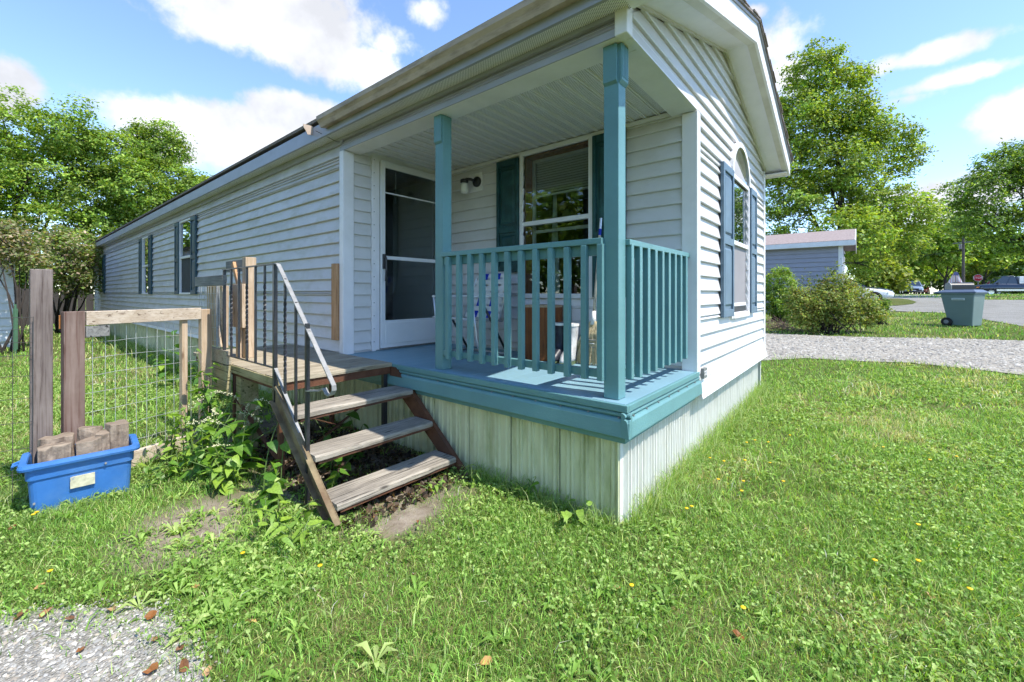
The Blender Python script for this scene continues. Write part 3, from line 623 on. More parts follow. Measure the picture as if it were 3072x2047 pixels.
MB().box(dx1-.01,dx1+.03,YB+.11,YB+.95,ZF,2.76).build('inner_door',paint('inner_door_paint',(.42,.43,.42),.4,.05),dr,bevel=.004)
MB().box(DOOR[0],DOOR[1],YB-.02,YB+.09,ZF+.002,ZF+.024).build('threshold',iron_grey,dr)
MB().tube([(.62,YB+.02,2.69),(.62,YB+.02,2.35)],.006,6).build('door_chain',iron_grey,dr)
# porch light ------------------------------------------------------
lt=empty('porch_light',(0,0,0)); lt.parent=home; ly,lz=2.394,2.611; lx=XA-.016
MB().box(lx-.012,lx+.01,ly-.105,ly+.105,lz-.105,lz+.105).build('mount_plate',white_trim,lt,bevel=.006)
blk=paint('black_lamp_metal',(.012,.012,.013),.35,.2,10,spec=.5)
q=MB(); n=16
for i,(r,t) in enumerate(((.058,.012),(.058,.03),(.045,.042),(.018,.05))): pass
def discx(mb,c,prof,n=18):
    mb.loft([[(c[0]-t,c[1]+r*math.cos(2*math.pi*k/n),c[2]+r*math.sin(2*math.pi*k/n)) for k in range(n)] for r,t in prof])
discx(q,(lx,ly-.03,lz),((.060,.012),(.060,.03),(.046,.045),(.02,.052))); q.tube([(lx-.05,ly-.03,lz),(lx-.085,ly+.0,lz+.02),(lx-.11,ly+.045,lz+.025),(lx-.115,ly+.07,lz+.015)],.016,10)
q.lathe([(.030,.0),(.046,.012),(.046,.045),(.03,.055),(.005,.056)],(lx-.115,ly+.075,lz-.025),16); q.build('lamp_arm',blk,lt,smooth=True)
frost=paint('frosted_glass',(.70,.69,.64),.25,.03,5,spec=.6)
MB().lathe([(.040,.0),(.046,-.03),(.05,-.075),(.042,-.108),(.01,-.116)],(lx-.115,ly+.075,lz-.02),16).build('glass_shade',frost,lt,smooth=True)
# porch floor and trim --------------------------------------------
fl=empty('porch_floor',(0,0,0)); fl.parent=home
yy=-.02
for k in range(22):
    y2=yy+.1385
    if yy>YB: break
    MB().box(-.0115,XA+.02,max(yy,-.0115)+.0006,min(y2,YB+.01)-.0006,ZF-.03,ZF+random.uniform(-.0006,.0006)).build('floor_board',teal_floor,fl,bevel=.0015)
    yy=y2
MB().box(-.034,-.012,-.034,YB+.01,ZF-.041,ZF-.001).build('nosing_board',teal,fl,bevel=.004); MB().box(-.0115,XA+.02,-.034,-.012,ZF-.041,ZF-.0015).build('nosing_board',teal,fl,bevel=.004)
def fas(p): # fascia profile: rounded bead above a board that leans outwards at its foot
    return [(0,.682),(-.014,.681),(-.024,.672),(-.026,.662),(-.020,.654),(-.012,.651),(-.030,.645),(-.038,.630),(-.045,.560),(-.046,.547),(-.040,.543),(0,.545)]
pf=fas(0)
MB().prism([(a,b) for a,b in pf],(0,YB+.05,0),(-.004,-.05,0),(1,0,0),(0,0,1)).build('porch_fascia',teal,home,bevel=.002)
MB().prism([(a,b) for a,b in pf],(XA+.09,0,0),(-.05,-.004,0),(0,1,0),(0,0,1)).build('porch_fascia',teal,home,bevel=.002)
MB().box(0,.03,-.004,YB,.50,.70).box(.03,XA,-.004,.02,.50,.70).build('rim_joist',teal,home)
for k in range(16):
    y=.02+k*.19; MB().tube([(-.024,y,.6505),(-.034,y,.6505)],.0045,6).build('nail',iron_grey,home)
for k in range(7):
    x=.06+k*.19; MB().tube([(x,-.024,.6505),(x,-.034,.6505)],.0045,6).build('nail',iron_grey,home)
# posts ------------------------------------------------------------
def post(x0,y0,s,cap):
    p=MB().box(x0,x0+s,y0,y0+s,ZF+.001,ZB-.002).build('porch_post',teal,home,bevel=.004)
    if cap>=1: MB().prism([(x0-.017,2.56),(x0-.001,2.545),(x0-.001,ZB-.003),(x0-.017,ZB-.003)],(0,s-.01,0),(0,y0+.006,0)).build('cap_board',teal,p,bevel=.002)
    if cap>=2: MB().prism([(y0-.019,2.565),(y0-.001,2.545),(y0-.001,ZB-.003),(y0-.019,ZB-.003)],(s-.004,0,0),(x0+.002,0,0),(0,1,0)).build('cap_board',teal,p,bevel=.002); 
    if cap>=2:
        for k in range(4): MB().box(x0+.012+k*.019,x0+.022+k*.019,y0-.0225,y0-.0192,2.58,ZB-.006).build('cap_flute',teal,p)
    return p
post(.045,.055,.094,2); post(.045,1.565,.094,1)
# railings: balusters nailed to the outside of the two rails
r1=empty('front_railing',(0,0,0)); r1.parent=home
MB().box(.018,.085,.149,1.565,1.628,1.664).build('top_rail',teal,r1,bevel=.004); MB().box(.052,.088,.1495,1.5645,1.565,1.6275).build('under_rail',teal,r1,bevel=.003)
MB().box(.050,.086,.149,1.565,.838,.885).build('bottom_rail',teal,r1,bevel=.003)
base=MB().box(-.019,.019,-.019,.019,0,.802).build('baluster',teal,r1,bevel=.004); ys_=[.160]+[.268+.1215*k for k in range(11)]
def inst(o,loc,parent,name=None,rz=0,sc=1.):
    c=o.copy(); COL.objects.link(c); c.location=loc; c.parent=parent; c.rotation_euler=(0,0,rz); c.scale=(sc,)*3 if not hasattr(sc,'__len__') else sc; return c
for i,y in enumerate(ys_):
    if i==0: base.location=(.032,y,.826)
    else: inst(base,(.032,y,.826+random.uniform(-.006,.004)),r1,rz=random.uniform(-.03,.03))
r2=empty('side_railing',(0,0,0)); r2.parent=home
MB().box(.139,XA-.006,.028,.095,1.622,1.657).build('top_rail',teal,r2,bevel=.004); MB().box(.1395,XA-.007,.064,.098,1.56,1.6215).build('under_rail',teal,r2,bevel=.003)
MB().box(.139,XA-.006,.062,.098,.838,.885).build('bottom_rail',teal,r2,bevel=.003)
for k in range(9): inst(base,(.175+.126*k,.044,.826+random.uniform(-.006,.004)),r2,rz=random.uniform(-.03,.03))
# skirting ----------------------------------------------------------
def skirt_panel(name,mat,parent,wd=.405,h=.68,dp=.014):
    prof=[];n=4
    for k in range(n):
        x=k*wd/n; q=wd/n
        prof+=[(x+.004,0),(x+q*.42,0),(x+q*.56,dp),(x+q*.66,dp),(x+q*.80,0),(x+q*.84,0),(x+q*.90,dp),(x+q*.985,dp)]
    prof+=[(wd-.003,0)]; pts=[(x,-y) for x,y in prof]; back=[(x,.006) for x in (wd-.003,.004)]
    mb=MB(); mb.prism(pts+back,(0,0,h),(0,0,0),(1,0,0),(0,1,0)); return mb.build(name,mat,parent,local=True)
sk=empty('skirting',(0,0,0)); sk.parent=home
pa=skirt_panel('skirting_panel',skirt_m,sk); pa.location=(.05,.052+.405,-.06); pa.rotation_euler=(0,0,-R(90))
yv=.052+.405
for k in range(1,50):
    c=inst(pa,(.05+random.uniform(-.004,.004),.052+.405*(k+1),-.06),sk,rz=-R(90)+random.uniform(-.006,.006))
pb=skirt_panel('skirting_panel',skirt_w,sk,dp=.026); pb.location=(.052,.05,-.06)
for k in range(1,10):
    c=inst(pb,(.052+.405*k,.05+random.uniform(-.006,.006),-.06),sk,rz=random.uniform(-.01,.01)); c.rotation_euler=(random.uniform(-.03,.012),random.uniform(-.01,.01),random.uniform(-.012,.012))
MB().box(W-.03,W+.012,.02,.08,-.05,.60).build('skirting_post',skirt_w,sk)
MB().box(W-.05,W-.045,.08,LEN,-.05,.60).build('skirting_sheet',skirt_w,sk)
MB().prism([(-.050,.497),(-.055,.503),(-.022,.640),(.0,.648),(.004,.52)],(W-XA-.01,0,0),(XA+.035,0,0),(0,1,0),(0,0,1)).build('bottom_band',white_trim,sk,bevel=.002)
MB().prism([(-.035,.555),(-.038,.561),(-.020,.612),(.0,.615),(.006,.56)],(0,LEN-YB-.05,0),(0,YB+.05,0),(1,0,0),(0,0,1)).build('bottom_band',white_trim,sk,bevel=.002)
# small plate with a number near the corner
pl=MB().box(1.365,1.455,-.050,-.026,.655,.735).build('number_plate',paint('plate_grey',(.20,.21,.21),.5,.1),home)
def text(body,size,mat,loc,rot,parent,name,depth=.0015,ax='CENTER'):
    cu=bpy.data.curves.new(name,'FONT'); cu.body=body; cu.size=size; cu.extrude=depth; cu.align_x=ax; cu.align_y='CENTER'
    t=bpy.data.objects.new(name+'_tmp',cu); COL.objects.link(t); bpy.context.view_layer.update()
    me=bpy.data.meshes.new_from_object(t.evaluated_get(bpy.context.evaluated_depsgraph_get())); bpy.data.objects.remove(t)
    o=link(name,me,mat,parent); me.materials.clear(); me.materials.append(mat); o0=ORG[parent] if parent is not None else Vector((0,0,0))
    o.location=Vector(loc)-o0; o.rotation_euler=rot; return o
text('505',.05,white_trim,(1.41,-.0515,.695),(R(90),0,0),pl,'number')
# ------------------------------------------------------------------ entry steps with landing
st=empty('entry_steps',(-.5,2.6,0),label='weathered wooden steps and landing on a rusty steel frame with an iron handrail',cat='steps')
ZL=.735; XL0,XL1=-.955,-.036; SX0,SX1=-.985,-.055
ld_=empty('landing',(-.5,2.6,0)); ld_.parent=st; ld_.location=(0,0,0); ORG[ld_]=ORG[st]
y=2.135;k=0
while y<4.2:
    e=random.uniform(-.008,.008)
    MB().box(XL0+e,XL1,y+.002,y+.138,ZL-.034,ZL+random.uniform(-.002,.002)).build('deck_board',wood_deck if y>2.2 else wood_deck,ld_,bevel=.003); y+=.142;k+=1
MB().box(XL0-.012,XL0-.001,2.14,3.12,ZL-.066,ZL-.004).build('edge_trim',wood_mossy,ld_,bevel=.003)
MB().box(XL0+.012,XL0+.05,2.15,4.2,ZL-.095,ZL-.036).box(XL1-.05,XL1-.012,2.15,4.2,ZL-.095,ZL-.036).box(XL0+.05,XL1-.05,2.15,2.19,ZL-.095,ZL-.036).box(XL0+.05,XL1-.05,3.1,3.14,ZL-.095,ZL-.036).build('landing_frame',rust,ld_)
def leg(x,y,z1,m=rust): MB().box(x-.019,x+.019,y-.019,y+.019,-.05,z1).build('leg',m,st,bevel=.002)
leg(XL0+.03,2.20,ZL-.06); leg(XL1-.035,2.20,ZL-.06,iron_black); leg(XL0+.03,3.12,ZL-.06); leg(XL1-.035,3.12,ZL-.06)
MB().box(XL0+.02,XL0+.16,2.98,3.08,-.05,ZL-.036).build('support_post',wood_mossy,st,bevel=.004)
for a,b in (((-.93,2.2,.05),(-.07,2.2,.52)),((-.93,2.215,.50),(-.07,2.215,.08)),((-.93,2.2,.12),(-.93,3.1,.45)),((-.07,2.2,.5),(-.07,3.1,.12))):
    MB().bar(a,b,.03,.005).build('cross_brace',rust,st)
# two slanting stringers (steel channel)
def stringer(x,s):
    P=[(2.16,.700),(2.16,.585),(1.33,-.03),(1.22,-.03),(1.25,.035),(2.08,.700)]
    mb=MB().prism(P,(.006,0,0),(x-.003,0,0),(0,1,0),(0,0,1))
    mb.prism([(1.25,.035),(2.08,.700),(2.085,.694),(1.255,.029)],(s*.035,0,0),(x,0,0),(0,1,0),(0,0,1)); mb.prism([(1.33,-.03),(2.16,.585),(2.155,.591),(1.325,-.024)],(s*.035,0,0),(x,0,0),(0,1,0),(0,0,1))
    return mb.build('stringer',stringer_m if s<0 else rust,st)
stringer(SX0,-1); stringer(SX1+.015,1)
for i,(y0,y1,z) in enumerate(((1.815,2.055,.552),(1.562,1.792,.338),(1.300,1.535,.124))):
    t=MB(); n=14; rings=[]
    for k in range(n+1):
        x=SX0+.006+(SX1-SX0-.008)*k/n; j=random.uniform(-.003,.003); rings.append([(x,y0+j,z-.038),(x,y1,z-.038),(x,y1,z+random.uniform(-.002,.001)),(x,y0+.012+j,z+random.uniform(-.002,.001)),(x,y0+j,z-.012)])
    t.loft(rings); t.build('tread',wood_tread,st,bevel=.002)
    MB().box(SX0+.01,SX1-.01,y0+.01,y0+.03,z-.058,z-.0385).box(SX0+.004,SX0+.03,y0+.01,y1-.01,z-.058,z-.0385).build('tread_angle',rust,st)
# iron handrail with twisted pickets
hr=empty('handrail',(-.5,2.6,0)); hr.parent=st; hr.location=(0,0,0); ORG[hr]=ORG[st]; xr=-.985
zt=1.545; 
def flat(pts,w,t,m,nm):
    mb=MB(); pts=[Vector(p) for p in pts]; rings=[]
    for i,p in enumerate(pts):
        d=(pts[min(i+1,len(pts)-1)]-pts[max(i-1,0)]).normalized(); r=Vector((1,0,0)); u=r.cross(d).normalized()
        rings.append([p+r*(a*w/2)+u*(b*t/2) for a,b in ((-1,-1),(1,-1),(1,1),(-1,1))])
    mb.loft(rings); return mb.build(nm,m,hr)
flat([(xr,3.21,zt-.004),(xr,2.19,zt),(xr,2.13,zt)],.032,.008,iron_black,'top_bar')
curl=[(xr,2.135,zt+.001),(xr,2.10,zt-.004),(xr,2.075,zt-.024)]+[(xr,2.075-.745*t,zt-.024-.715*t) for t in (.1,.3,.5,.7,.9,1.)]
c0=Vector(curl[-1])
for a in (25,55,85,115,150): curl.append((xr,c0.y+.055-.07*math.cos(R(a))*.9+.0,c0.z-.065*math.sin(R(a))-.0))
curl+=[(xr,1.50,c0.z-.055),(xr,1.66,c0.z-.078)]
flat(curl,.027,.008,iron_grey,'sloping_rail')
for (y,z0,z1,s) in ((2.15,.50,zt-.004,.026),(1.66,.02,1.15,.024),(3.20,.66,zt-.008,.022)): MB().box(xr-s/2,xr+s/2,y-s/2,y+s/2,z0,z1).build('rail_post',iron_black,hr,bevel=.002)
flat([(xr,3.19,.812),(xr,2.15,.815)],.02,.006,iron_black,'lower_bar'); flat([(xr,2.14,.815),(xr,1.665,.345)],.022,.006,iron_grey,'lower_bar')
def picket(y,z0,z1,tw):
    n=40;s=.0075;rings=[]
    for k in range(n+1):
        t=k/n; a=0 if not tw else max(0,min(1,(t-.18)/.64))*math.pi*6
        rings.append([(xr+s*1.414*math.cos(a+R(45+90*i)),y+s*1.414*math.sin(a+R(45+90*i)),z0+(z1-z0)*t) for i in range(4)])
    MB().loft(rings).build('picket',iron_black,hr)
for i,y in enumerate((3.03,2.855,2.68,2.505,2.33)): picket(y,.813,zt-.006,i%2==0)
for i,y in enumerate((1.985,1.822)): picket(y,.815-(2.14-y)*.99,zt-.02-(2.075-y)*.96,i==0)
# ------------------------------------------------------------------ fence, gate and posts round the back yard
def wires(mb,a,b,z0,z1,nx,nz,r=.0016,zs=None,sag=.0):
    a=Vector(a);b=Vector(b)
    for i in range(nx+1):
        p=a.lerp(b,i/nx); o=random.uniform(-.006,.006); mb.bar((p.x,p.y,z0),(p.x+o,p.y+random.uniform(-.012,.012),z1),2*r,2*r)
    for z in (zs or [z0+(z1-z0)*k/nz for k in range(nz+1)]):
        q=[a.lerp(b,i/8)+Vector((0,random.uniform(-.008,.008),z+random.uniform(-.006,.006))) for i in range(9)]
        mb.tube([(v.x,v.y,v.z) for v in q],r,4)
    return mb
galv=paint('galvanised_wire',(.40,.42,.42),.4,.2,20,metal=.3); oldwire=paint('old_dark_wire',(.05,.05,.05),.6,.3,20)
cpost=Vector((-2.04,3.12,0))
single('fence_post',MB().box(cpost.x-.05,cpost.x+.05,cpost.y-.05,cpost.y+.05,-.1,1.495),wood_post,(cpost.x,cpost.y,0),'tall thick weathered grey fence post at the left behind the blue tub','post',bevel=.006)
wf=single('wire_fence',wires(MB(),(-3.9,3.64,0),(-2.08,3.05,0),.03,1.19,22,0,zs=[.05,.2,.36,.52,.67,.82,.94,1.03,1.11,1.19]),oldwire,(-2.9,3.3,0),'dark welded wire fence panel left of the tall grey post','fence')
gt=empty('garden_gate',(-1.5,3.2,0),label='wooden yard gate with wire mesh and a pale top rail behind the blue tub',cat='gate')
ga=Vector((-1.895,3.12,0)); gb=Vector((-1.055,3.42,0)); gd=(gb-ga).normalized(); gnv=Vector((gd.y,-gd.x,0))
def gbar(a,b,z0,z1,t,nm,m,off=0.):
    p0=ga.lerp(gb,a)+gnv*off; p1=ga.lerp(gb,b)+gnv*off
    v=[p+gnv*(s*t/2)+Vector((0,0,z)) for p in (p0,p1) for s in (-1,1) for z in (z0,z1)]
    return MB().add(v,[(0,1,3,2),(4,6,7,5),(0,4,5,1),(2,3,7,6),(0,2,6,4),(1,5,7,3)]).build(nm,m,gt,bevel=.004)
gbar(-.062,.062,.05,1.215,.04,'stile',wood_red); gbar(.935,1.035,.10,1.20,.045,'stile',wood_new); gbar(.775,.825,.06,1.12,.04,'stile',wood_new,-.02)
gbar(.07,.935,1.115,1.213,.04,'top_rail',wood_newx); gbar(.07,.935,.03,.145,.04,'bottom_rail',wood_newx)
gbar(.07,.22,1.03,1.11,.03,'corner_block',wood_dark); gbar(.70,.93,.02,.16,.05,'foot_board',wood_mossy,-.05)
m_=MB(); a=ga.lerp(gb,.06)-gnv*.03; b=ga.lerp(gb,.95)-gnv*.03; wires(m_,a,b,.06,1.10,12,0,zs=[.10,.22,.36,.50,.63,.76,.88,.99]); m_.build('wire_mesh',galv,gt)
MB().bar(ga+gnv*-.03+Vector((-.04,0,1.10)),ga+gnv*-.03+Vector((-.04,0,1.19)),.035,.03).build('hinge',paint('rusty_hinge',(.35,.14,.03),.7,.3,10),gt)
# fence stub at the landing: plank gate in the side opening
pg=empty('plank_barrier',(-.98,3.5,0),label='patched plank barrier with a grey top board beside the landing railing',cat='fence')
def pb_(y0,y1,z0,z1,x,t,nm,m,tilt=0):
    mb=MB().prism([(y0,z0),(y1,z0),(y1+tilt,z1),(y0+tilt,z1)],(t,0,0),(x,0,0),(0,1,0),(0,0,1)); return mb.build(nm,m,pg,bevel=.003)
pb_(3.17,3.96,1.405,1.495,-1.01,.035,'top_board',wood_dark)
for (y0,y1,tl,m) in ((3.60,3.76,0,wood_new),(3.47,3.585,.03,wood_new),(3.33,3.45,.0,wood_newx),(3.24,3.315,-.015,wood_new)): pb_(y0,y1,.86,1.404,-.965,.022,'plank',m,tl)
pb_(3.29,3.33,.87,1.30,-.99,.02,'brace_board',wood_new,.14)
for z0,z1 in ((.735,.85),(.60,.725),(.475,.595)): pb_(3.10,3.66,z0,z1,-1.0,.038,'edge_plank',wood_mossy if z0<.7 else wood_deck)
wm=MB(); wires(wm,(-1.02,3.19,0),(-1.02,3.78,0),.88,1.40,8,0,zs=[.93,1.04,1.15,1.25,1.34]); wm.build('wire_mesh',galv,pg)
MB().tube([(-1.025,3.24,.88),(-1.025,3.24,1.40)],.012,6).build('latch_rod',iron_grey,pg)
pp=empty('landing_post',(-.72,3.42,ZL),label='pale new timber post with boards nailed to it on the landing',cat='post')
MB().box(-.765,-.675,3.375,3.465,ZL,1.675).build('post',wood_new,pp,bevel=.004)
MB().box(-.80,-.767,3.36,3.66,1.02,1.425).build('side_board',wood_new,pp,bevel=.003)
MB().box(-.762,-.724,3.467,3.93,1.55,1.66).build('top_board',wood_dark,pp,bevel=.003)
MB().bar((-.775,3.50,1.40),(-.775,3.66,1.63),.03,.05).build('diagonal_brace',wood_orange,pp,bevel=.003)
MB().box(-.80,-.768,3.45,3.52,ZL,1.02).build('lower_board',wood_new,pp,bevel=.003)
single('stud',MB().box(-.062,-.020,3.055,3.15,.865,1.64),wood_orange,(-.04,3.1,.865),'short upright stud nailed to the siding beside the porch corner','board',bevel=.003)
# ------------------------------------------------------------------ blue tub and firewood
tb=empty('storage_tub',(-1.865,2.93,0),rz=R(-5),label='blue plastic tub full of split firewood on the lawn',cat='tub')
blue=paint('blue_plastic',(.035,.15,.44),.42,.15,4,stain=(.12,.24,.46),stain_amt=.6,bmp=.04,spec=.5)
def rr(hx,hy,z,r=.035,n=5):
    out=[]
    for cx,cy,a0 in ((hx-r,hy-r,0),(-hx+r,hy-r,90),(-hx+r,-hy+r,180),(hx-r,-hy+r,270)):
        for k in range(n): a=R(a0+90*k/(n-1)); out.append((cx+r*math.cos(a),cy+r*math.sin(a),z))
    return out
MB().loft([rr(.222,.125,.0),rr(.234,.137,.215),rr(.243,.146,.2155),rr(.246,.15,.312),rr(.236,.14,.312),rr(.226,.13,.2),rr(.212,.115,.012)]).build('body',blue,tb,local=True,smooth=False)
MB().loft([rr(.247,.151,.286),rr(.272,.172,.284),rr(.275,.175,.298),rr(.270,.170,.316),rr(.240,.142,.3165),rr(.238,.140,.3125)],cap=False).build('rim',blue,tb,local=True)
MB().box(-.055,.055,-.1495,-.1365,.118,.188).build('paper_label',paint('peeling_label',(.52,.50,.36),.9,.25,30,wear=(.10,.20,.42),wear_lo=.62),tb,local=True)
MB().tube([(-.272,-.03,.30),(-.298,-.025,.292),(-.302,0,.27),(-.298,.025,.292),(-.272,.03,.30)],.007,6).build('handle',blue,tb,local=True)
for p in ((-.205,-.134,.075),(.105,-.148,.235)): MB().tube([p,(p[0],p[1]-.012,p[2])],.006,6).build('rivet',iron_grey,tb,local=True)
bark=paint('log_side',(.31,.245,.19),.9,.4,11,stain=(.075,.05,.038),stain_amt=.9,stain_scale=(7,7,2),bmp=.9,fine=26); logend=wood('log_end_grain',(.17,.13,.095),(.36,.29,.225),0,dark=(.12,.09,.07),darkamt=.6,scale=.6,bmp=.4)
def log(dx,dy,w,d,h,rz,label,shape='box'):
    c=Matrix.Rotation(R(-5),3,'Z')@Vector((dx,dy,0))+Vector((-1.865,2.93,.013))
    if shape=='box': P=[(-w,-d*.9),(-w*.5,-d*1.06),(-w*.1,-d*.94),(w*.4,-d*1.05),(w,-d*.9),(w*1.06,-d*.1),(w*.95,d*.6),(w*.5,d),(0,d*.9),(-w*.6,d*1.05),(-w*.98,d*.7),(-w*1.05,0)]
    elif shape=='wedge': P=[(-w,-d*.8),(w*.2,-d),(w,-d*.2),(w*.7,d*.7),(0,d),(-w*.8,d*.6)]
    else: P=[(w*math.cos(R(a)),d*math.sin(R(a))) for a in range(0,360,30)]
    mb=MB(); rings=[]
    for k in range(6):
        t=k/5; rings.append([(x*(1+random.uniform(-.07,.07)),y*(1+random.uniform(-.08,.08)),h*t+(random.uniform(-.012,.010) if k==5 else 0)) for x,y in P])
    mb.loft(rings); o=mb.build('firewood',bark,None,bevel=.004); o.data.materials.append(logend); o.location=c; o.rotation_euler=(0,0,R(rz))
    for p in o.data.polygons:
        if p.normal.z>.8: p.material_index=1
    tag(o,label,'firewood','firewood in the blue tub'); return o
log(-.125,-.065,.072,.045,.375,-4,'square split log at the front left of the blue tub')
log(.03,-.055,.070,.05,.375,5,'rough barked split log at the front middle of the blue tub','wedge')
log(.165,.01,.05,.055,.44,12,'tallest split log standing at the right end of the blue tub')
log(.035,.07,.062,.045,.425,0,'round barked log at the back middle of the blue tub','round')
log(-.12,.06,.075,.04,.40,6,'long dark split log at the back left of the blue tub')
log(.10,-.02,.035,.05,.395,-20,'narrow notched log beside the tallest log in the tub','wedge')
# ------------------------------------------------------------------ things on the porch
ch=empty('lawn_chair',(.92,2.0,ZF),rz=R(180-4),label='white and blue webbed folding lawn chair on the porch',cat='chair')
alu=paint('aluminium_tube',(.62,.63,.65),.3,.06,10,metal=.6); webw=paint('white_webbing',(.70,.70,.68),.8,.05,20); webb=paint('blue_webbing',(.010,.035,.42),.7,.1,20)
# local: +x is the front of the chair
B0=(.0);hw=.27
def T(pts,r=.0115,nm='frame_tube',m=alu): return MB().tube(pts,r,8).build(nm,m,ch,local=True,smooth=True)
def rnd(pts,n=5):
    """round the inner corners of a path"""
    out=[Vector(pts[0])]
    for a,b,c in zip(pts,pts[1:],pts[2:]):
        a,b,c=Vector(a),Vector(b),Vector(c); d=min((a-b).length,(c-b).length,.09)
        p=b+(a-b).normalized()*d;q=b+(c-b).normalized()*d
        out+=[p.lerp(b,t).lerp(b.lerp(q,t),t) for t in [k/n for k in range(n+1)]]
    return out+[Vector(pts[-1])]
T(rnd([(-.02,-hw,.36),(-.20,-hw*.9,.83),(-.20,hw*.9,.83),(-.02,hw,.36)]),nm='back_tube')
T(rnd([(-.05,-hw,.34),(.42,-hw,.38),(.42,hw,.38),(-.05,hw,.34)]),nm='seat_tube')
for s in (-1,1):
    T(rnd([(.36,s*(hw+.02),.58),(.30,s*(hw+.03),.12),(.22,s*(hw+.03),.012),(-.10,s*(hw+.03),.012)]),nm='front_leg')
    T([(-.10,s*(hw+.03),.012),(.26,s*(hw+.03),.56)],nm='rear_leg',m=iron_black)
    MB().box(-.09,.37,s*(hw+.02)-.028,s*(hw+.02)+.028,.575,.595).build('armrest',webw,ch,bevel=.008,local=True)
T([(-.10,-hw-.03,.012),(-.10,hw+.03,.012)],nm='foot_tube')
nb=5
for k in range(7):
    t=.06+.88*k/6; x=-.02-.18*t;z=.36+.47*t; hh=hw*(1-.1*t)-.006
    MB().bar((x+.004*(k%2),-hh,z),(x+.004*(k%2),hh,z),.004,.05,up=(-.36,0,.93)).build('cross_strap',webw,ch,local=True)
for k in range(6):
    x=.02+.075*k; z=.346+.0085*k*.5
    MB().bar((x,-hw+.006,z+.002),(x,hw-.006,z+.002),.052,.003).build('cross_strap',webw,ch,local=True)
for k in range(5):
    yq=-.2+.1*k; m=webb if k in (1,3) else webw
    MB().add([(-.018,yq-.027,.365),(-.018,yq+.027,.365),(-.194,yq*.92+.026,.825),(-.194,yq*.92-.026,.825),(-.023,yq-.027,.365),(-.023,yq+.027,.365),(-.199,yq*.92+.026,.825),(-.199,yq*.92-.026,.825)],[(0,1,2,3),(4,7,6,5),(0,4,5,1),(1,5,6,2),(2,6,7,3),(3,7,4,0)]).build('long_strap',m,ch,local=True)
    MB().bar((-.03,yq,.346),(.42,yq,.388),.056,.003).build('long_strap',m,ch,local=True)
stm=empty('tree_stump',(1.07,1.32,ZF),label='reddish brown log stump standing against the porch wall',cat='stump')
sb=wood('stump_wood',(.16,.045,.015),(.34,.13,.045),2,dark=(.03,.015,.01),darkamt=.7,scale=.6,bmp=.5); se=wood('stump_top',(.36,.25,.15),(.56,.42,.28),0,dark=(.2,.1,.05),bmp=.2)
P=[(.19*math.cos(R(a))*(1.0+.12*math.sin(R(3*a))),.205*math.sin(R(a))*(1+.1*math.cos(R(2*a)))) for a in range(0,360,20)]
o=MB().loft([[(x*s,y*s,z) for x,y in P] for z,s in ((0,1.05),(.06,1.0),(.25,.96),(.485,.98))]).build('trunk_piece',sb,stm,local=True,bevel=.004)
MB().loft([[(x*.965,y*.965,z) for x,y in P] for z in (.4855,.505)]).build('cut_top',se,stm,local=True)
MB().box(.10,.195,-.21,-.04,.02,.50).build('split_slab',bark,stm,local=True,bevel=.006)
boot_d=paint('dark_rubber',(.018,.022,.035),.4,.3,12,stain=(.12,.12,.13),stain_amt=.7); boot_w=paint('pale_camouflage_rubber',(.50,.50,.50),.5,.25,18,stain=(.14,.14,.15),stain_amt=.9); sole=paint('boot_sole',(.10,.14,.07),.7,.2)
def boot(loc,rz,mat,label):
    e=empty('rubber_boot',loc,rz=R(rz),label=label,cat='boot',group='rubber boots on the porch')
    S=[]
    def ell(cx,rx,ry,z,n=16): return [(cx+rx*math.cos(2*math.pi*k/n),ry*math.sin(2*math.pi*k/n),z) for k in range(n)]
    MB().loft([ell(.075,.145,.048,.022),ell(.07,.142,.05,.05),ell(.055,.125,.05,.085),ell(.02,.085,.05,.12),ell(0,.062,.05,.17),ell(-.004,.064,.054,.24),ell(-.004,.07,.06,.33),ell(-.004,.072,.062,.345),ell(-.004,.066,.056,.345),ell(-.004,.06,.05,.22)]).build('shaft',mat,e,local=True,smooth=True)
    MB().loft([ell(.078,.152,.052,0),ell(.078,.152,.052,.026)]).build('sole',sole,e,local=True)
    MB().loft([ell(-.004,.0745,.0645,.325),ell(-.004,.0745,.0645,.348)],cap=False).build('top_band',webw,e,local=True)
    return e
b1=boot((1.02,1.075,ZF+.001),192,boot_d,'dark rubber boot beside the log stump'); b2=boot((1.0,.955,ZF+.001),188,boot_w,'pale patterned rubber boot next to the broom')
o=text('ABBY',.055,webw,(0,0,0),(0,0,0),None,'boot_lettering'); o.parent=b1; o.location=(.042,-.0545,.235); o.rotation_euler=Matrix(((0,-.45,-.0),(0,0,0),(0,0,0))).to_euler() if False else (R(90),R(90),R(-145+180)); tag(o,kind=None)
br=empty('broom',(1.05,.80,ZF),label='corn broom with a pale wooden handle leaning on the porch wall',cat='broom')
straw=paint('broom_straw',(.56,.46,.28),.9,.25,40,stain=(.30,.22,.11),stain_amt=.6); hand=wood('broom_handle_wood',(.60,.50,.38),(.74,.66,.54),2,bmp=.1)
hb=Vector((1.07,.775,ZF+.40)); ht=Vector((1.235,.79,ZF+1.29)); hd=(ht-hb).normalized()
MB().tube([hb,ht-hd*.16],.0125,10).build('handle',hand,br,smooth=True); MB().tube([ht-hd*.16,ht-hd*.10],.0128,10).build('handle_band',webb,br); MB().tube([ht-hd*.10,ht],.0125,10).build('handle_grip',alu,br)
MB().tube([hb-hd*.06,hb+hd*.06],[.026,.016],10).build('wire_wrap',webw,br,smooth=True)
bs_=MB(); 
